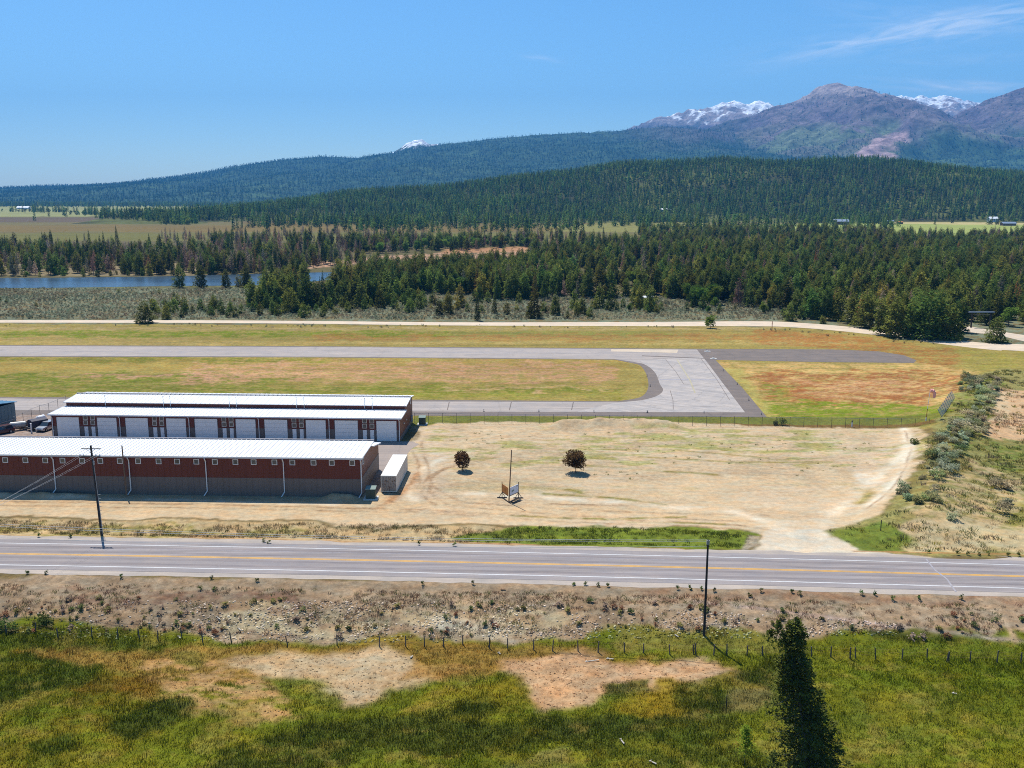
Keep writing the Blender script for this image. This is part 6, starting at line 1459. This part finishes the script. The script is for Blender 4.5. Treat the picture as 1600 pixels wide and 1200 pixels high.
small_post(1206, 517, 3.2, MT['red'], "rusty red post beside the gravel track right of the small lone tree", rad=.12)
small_post(1376, 829, 1.5, MT['darkwood'], "thin dark post in grass right of the driveway", rad=.06)
small_post(1135, 1105, 1.2, MT['darkwood'], "short dark stake in the meadow left of the tall spruce", rad=.05)
# runway edge lights
LT_ = [(1011, 645), (1100, 645.5), (1190, 648.5), (928, 644), (842, 643.5), (756, 643), (1152, 601), (1170, 626), (1016, 604), (1011, 588), (1012, 645.2), (1104, 548.7), (1115, 560), (1130, 580)]
proto_l = None
for i, (px, py) in enumerate(LT_):
    x, y = G(px, py); lab = "small dark edge light on the far-side taxiway shoulder"; r = empty('edge_light', (x, y, .02), 0, "small knee-high edge light standing on the taxiway shoulder", 'light', 'edge lights along the taxiway')
    if proto_l is None:
        m = MB(); m.tube((0, 0, 0), (0, 0, .32), .05, .05, 6); m.ring((0, 0, .02), .18, .04, 8); a = m.build('stem', MT['darkmetal'], r); m = MB(); m.tube((0, 0, .32), (0, 0, .5), .10, .05, 8); b_ = m.build('lamp_glass', plain("edge_light_glass", S(120, 130, 140), .3, .5), r); proto_l = (a, b_)
    else:
        for q in proto_l: c = q.copy(); C.objects.link(c); c.parent = r
for i, (px, py) in enumerate([(1105, 549.3), (1114.5, 560.6)]):
    x, y = G(px, py); m = MB(); m.prism([(-.5, 0), (.5, 0), (.4, .12), (-.4, .12)], -.9, .9); m.box(-.3, .3, -.2, .2, .12, .3); o = m.build('threshold_marker', MT['pad']); o.location = (x, y, .03); tag(o, ("upper" if i == 0 else "lower") + " flat white marker slab where the dark strip meets the taxiway", 'marker', 'flat white markers on the dark strip')
# litter planks in the meadow and on the bank
for i, (px, py, L, a, lab) in enumerate([(341, 967, 1.6, -.9, "broken pale slab on the stony bank, left of centre"), (374, 984, 1.8, -1.0, "pale plank leaning on the bank near the fence posts"), (280, 997, 1.3, -.9, "pale board lying behind the wire fence at left"), (780, 1022, .8, -1.0, "white scrap of wood just below the fence, centre"), (643, 1028, .9, 1.2, "white stick in the dry grass left of centre"), (925, 1034, 2.4, .15, "long weathered plank in the pink stony patch"), (953, 1031, 1.2, -.3, "short weathered plank right of the long plank"), (1057, 995, 1.0, -1.0, "white scrap lying near the foot of the black pole"), (972, 1160, 1.5, -1.3, "thin white stick in the green meadow, bottom centre"), (1020, 1193, 1.2, -.8, "short pale stick at the bottom edge of the meadow"), (1491, 1085, .7, -.4, "small white scrap in the meadow at right"), (786, 922, 1.0, .1, "rusty brown scrap on the gravel below the highway")]):
    x, y = GT(px, py); L *= .62; m = MB(); m.box(-L / 2, L / 2, -.06, .06, 0, .05); m.box(-L / 2 + .1, -L / 2 + .2, -.12, .12, .06, .10); o = m.build('plank', MT['rust'] if 'rusty' in lab else MT['sunwood']); o.location = (x, y, float(TH(x, y)) + .10); o.rotation_euler = (.05, -.08, a); tag(o, lab, 'plank')

# ------------------------------------------------------------------ vehicles
def car(px, py, rz, paint, label, name='parked_car', L=4.6):
    x, y = G(px, py); r = empty(name, (x, y, 0), rz, label, 'car'); W_ = .92; hl = L / 2
    V = []; secs = [(-hl, .45, .62, .86), (-hl + .12, .30, .85, .95), (-hl + .9, .26, .98, 1.0), (hl - .95, .26, .98, 1.0), (hl - .12, .30, .92, .95), (hl, .45, .72, .86)]
    m = MB()
    for (xx, z0, z1, f) in secs: w = W_ * f; m.v += [(xx, -w, z0), (xx, w, z0), (xx, w * 1.0, (z0 + z1) / 2), (xx, w * .93, z1), (xx, -w * .93, z1), (xx, -w, (z0 + z1) / 2)]
    for k in range(5):
        for j in range(6): m.f.append((k * 6 + j, k * 6 + (j + 1) % 6, k * 6 + 6 + (j + 1) % 6, k * 6 + 6 + j))
    m.f += [tuple(range(5, -1, -1)), tuple(range(30, 36))]; body = m.build('body', paint, r, .04)
    m = MB(); m.v = [(-1.0, -.84, .97), (hl - .25, -.84, .97), (hl - .25, .84, .97), (-1.0, .84, .97), (-.25, -.68, 1.55), (hl - .55, -.68, 1.58), (hl - .55, .68, 1.58), (-.25, .68, 1.55)]; m.f = [(0, 1, 5, 4), (1, 2, 6, 5), (2, 3, 7, 6), (3, 0, 4, 7)]; m.build('windows', MT['carglass'], r)
    m = MB(); m.box(-.27, hl - .53, -.69, .69, 1.55, 1.63); m.build('roof', paint, r, .03)
    for sx in (-1, 1):
        for sy in (-1, 1): m = MB(); m.ring((sx * (hl - .85), sy * .86, .34), .34, .22, 14, 'y'); w = m.build('wheel', MT['tyre'], r); m = MB(); m.ring((sx * (hl - .85), sy * .975, .34), .2, .02, 10, 'y'); m.build('rim', MT['galv'], w)
    for sy in (-.62, .62): m = MB(); m.box(-hl - .01, -hl + .06, sy - .17, sy + .17, .6, .75); m.build('headlight', MT['whitetrim'], r)
    m = MB(); m.box(-hl - .03, -hl + .02, -.4, .4, .45, .6); m.build('grille', MT['darkmetal'], r); m = MB(); m.box(hl - .02, hl + .02, -.8, -.5, .7, .9); m.box(hl - .02, hl + .02, .5, .8, .7, .9); m.build('tail_light', MT['red'], r)
car(73.5, 671.5, math.radians(80), MT['silver'], "silver estate car parked at the left end of the far hangar")
car(1, 678, math.radians(52), MT['carblack'], "dark red car cut off by the left edge beside the teal building", L=4.8)
def tank_trailer():
    A = G(31, 676); r = empty('cargo_trailer', (A[0], A[1], 0), .9, "dark tarped trailer parked left of the silver car", 'trailer'); m = MB(); m.box(1.6, 5.2, -1, 1, .55, .75); m.tube((0, 0, .6), (1.7, .0, .6), .06); m.build('chassis', MT['darkmetal'], r)
    m = MB(); m.prism([(-1, .75), (1, .75), (.95, 1.9), (.4, 2.15), (-.4, 2.15), (-.95, 1.9)], 2.0, 5.2); m.build('tarped_load', plain("dark_tarp", S(70, 68, 84), .6, .3, var=.3), r, .05)
    for sy in (-1.05, 1.05): m = MB(); m.ring((3.6, sy, .36), .36, .2, 14, 'y'); m.build('wheel', MT['tyre'], r)
    B = G(37, 672); r = empty('water_tank', (B[0] - 1.0, B[1], 0), .5, "white and grey horizontal tank on legs left of the tarped trailer", 'tank'); m = MB(); m.ring((0, 0, 1.1), .6, 2.6, 14, 'x'); m.ring((1.38, 0, 1.1), .6, .2, 14, 'x', .4); m.ring((-1.38, 0, 1.1), .4, .2, 14, 'x', .6); m.build('tank_shell', plain("tank_grey", S(190, 190, 185), .4, .4), r)
    m = MB(); [m.box(x_ - .08, x_ + .08, -.5, .5, 0, .55) for x_ in (-.8, .8)]; m.build('leg', MT['darkmetal'], r)
    Q = G(49.5, 676); r = empty('gate_post', (Q[0], Q[1], 0), 0, "pale square post in front of the tarped trailer", 'post'); m = MB(); m.box(-.1, .1, -.1, .1, 0, 1.75); m.build('post', MT['whitetrim'], r); m = MB(); m.box(-.13, .13, -.13, .13, 1.75, 1.85); m.build('cap', MT['whitetrim'], r)
    Q = G(64, 659); r = empty('propane_tank', (Q[0], Q[1], 0), 1.2, "rounded white propane tank behind the silver car", 'tank'); m = MB(); m.ring((0, 0, .85), .5, 1.6, 14, 'x'); m.ring((.9, 0, .85), .5, .2, 14, 'x', .25); m.ring((-.9, 0, .85), .25, .2, 14, 'x', .5); m.build('tank_shell', MT['whitetrim'], r); m = MB(); m.box(-.6, -.45, -.4, .4, 0, .4); m.box(.45, .6, -.4, .4, 0, .4); m.build('leg', MT['darkmetal'], r)
    A, B = G(6, 676.5), G(40, 677); r = empty('board_fence', (A[0], A[1] + 3.5, 0), 0, "low rusty brown board fence right of the teal building", 'fence'); w_ = B[0] - A[0]; m = MB()
    for k in range(int(w_ / .22)): m.box(k * .22, k * .22 + .19, 0, .04, 0, 1.5)
    m.build('boards', MT['rust'], r); m = MB(); m.box(0, w_, -.05, 0, 1.25, 1.35); m.box(0, w_, -.05, 0, .3, .4); m.build('rail', MT['brownwood'], r)
tank_trailer()

# ------------------------------------------------------------------ far houses and the gateway
def house(px, py, w_, d_, hw_, hr, rz, roofm, wallm, label, dist=None, z=0.0):
    x, y = G(px, py, z); r = empty('house', (x, y, z), rz, label, 'house'); m = MB(); m.box(-w_ / 2, w_ / 2, 0, d_, -2, hw_)
    m.v += [(-w_ / 2, 0, hw_), (-w_ / 2, d_, hw_), (-w_ / 2, d_ / 2, hr), (w_ / 2, 0, hw_), (w_ / 2, d_, hw_), (w_ / 2, d_ / 2, hr)]; i = len(m.v) - 6; m.f += [(i, i + 2, i + 1), (i + 3, i + 4, i + 5)]; m.build('wall', wallm, r)
    m = MB(); o = .8; s_ = (hr - hw_) / (d_ / 2); m.prism([(-o, hw_ - o * s_), (d_ / 2, hr), (d_ / 2, hr + .25), (-o, hw_ - o * s_ + .25)], -w_ / 2 - o, w_ / 2 + o); m.prism([(d_ + o, hw_ - o * s_), (d_ + o, hw_ - o * s_ + .25), (d_ / 2, hr + .25), (d_ / 2, hr)], -w_ / 2 - o, w_ / 2 + o); m.build('roof', roofm, r)
    for k in range(3): m = MB(); xx = -w_ / 2 + w_ * (k + .5) / 3; m.box(xx - 1, xx + 1, -.08, -.01, hw_ * .35, hw_ * .8); m.build('window', MT['glass'], r)
    m = MB(); m.box(-w_ / 2 + .8, -w_ / 2 + 1.9, -.07, -.01, 0, 2.1); m.build('door', MT['darkmetal'], r)
HOUSES = []; hy_ = 1722; hx0 = (1040 - 800) / 1490 * 1722 * CT; hz0 = float(hill_h(np.array([350 * 1.0]), np.array([1722.]))[0])
def house_hill(px, yd, w_, d_, hw_, hr, rz, roofm, wallm, label, pyt):
    if pyt > 322:
        for yy in np.arange(1400., 2300., 4.):
            u_, dy_, _z = ray(px, pyt); xx = u_ / dy_ * yy
            if float(hill_h(np.array([xx]), np.array([yy]))[0]) + hr >= height_at((xx, yy), pyt): yd = yy; break
    u_, dy_, _z = ray(px, pyt); x = u_ / dy_ * yd; z = float(hill_h(np.array([x]), np.array([float(yd)]))[0]); print(label, yd, z)
    hh = height_at((x, yd), pyt) ; r_ = house(800, 600, w_, d_, hw_, hr, rz, roofm, wallm, label); o = [q for q in C.objects if q.get('label') == label][0]; o.location = (x, yd, z); HOUSES.append((x, yd)); return o
house_hill(1040, 1640, 17, 10, 3, 5.2, .1, MT['roof'], MT['whitetrim'], "white-roofed house in a clearing on the wooded hill", 326)
house_hill(1315, 1560, 22, 12, 5, 8.0, -.1, MT['bluegrey'], MT['brownwall'], "blue-grey roofed house behind trees left of the pale green field", 343)
house_hill(1554, 1590, 15, 10, 5, 8.0, .1, MT['roof'], MT['whitetrim'], "white-roofed house at the far edge of the pale green field", 339)
house_hill(1578, 1500, 20, 9, 3.5, 5.5, .05, MT['bluegrey'], MT['brownwall'], "low brown barn with grey roof at the right end of the pale field", 347)
house_hill(1392, 1550, 12, 8, 3, 4.5, .2, MT['bluegrey'], MT['whitetrim'], "small pale shed at the left end of the green field", 344)
house_hill(1408, 1545, 8, 6, 3, 4.2, .3, MT['orange'], MT['brownwall'], "small rust-coloured shed beside the pale shed by the field", 346)
house_hill(35, 3200, 40, 14, 5, 9, 0, MT['roof'], MT['whitetrim'], "tiny pale farm building on the distant plain at far left", 321)
def gateway():
    A, B = G(1517, 512), G(1546, 512); r = empty('road_gateway', (A[0], A[1], 0), 0, "timber gateway arch over the road at the right of the wood", 'gateway'); w_ = B[0] - A[0]; h = height_at(B, 488.5)
    for xx in (0, w_): m = MB(); m.tube((xx, 0, 0), (xx, 0, h), .28, .24, 8); m.build('post', MT['darkwood'], r)
    m = MB(); m.box(-1.2, w_ + 1.2, -.28, .28, h, h + .35); m.build('crossbeam', MT['bluegrey'], r)
    m = MB(); m.box(.3, w_ - .3, -.1, .1, h - .8, h - .65); m.build('lower_beam', MT['greywood'], r)
gateway()
def shed_in_wood():
    A = G(1004, 474); r = empty('camp_shelter', (A[0], A[1], 0), .1, "small shelter with pale roof half hidden at the front of the wood", 'shelter'); m = MB(); m.prism([(0, 2.3), (2, 2.9), (4, 2.3), (4, 2.4), (2, 3.02), (0, 2.4)], 0, 5); m.build('roof', MT['whitetrim'], r)
    for xx in (.2, 4.8):
        for yy in (.2, 3.8): m = MB(); m.box(xx - .08, xx + .08, yy - .08, yy + .08, 0, 2.3); m.build('post', MT['greywood'], r)
    m = MB(); m.box(.6, 4.4, 1.0, 3.2, 0, 1.4); m.build('stacked_goods', MT['brownwall'], r)
shed_in_wood()

# ------------------------------------------------------------------ air between here and the mountains
hz = MB(); hz.box(-15000, 17000, -900, 13600, -70, 1400)
hm = mat("haze_air"); b = NB(hm); pv = b.n('ShaderNodeVolumePrincipled'); o_ = b.n('ShaderNodeOutputMaterial')
pv.inputs['Color'].default_value = (.09, .44, 1.0, 1); pv.inputs['Density'].default_value = 6.8e-5; pv.inputs['Anisotropy'].default_value = 0.0
b.l(pv.outputs[0], o_.inputs['Volume'])
ho = hz.build('haze', hm); tag(ho, kind='stuff')
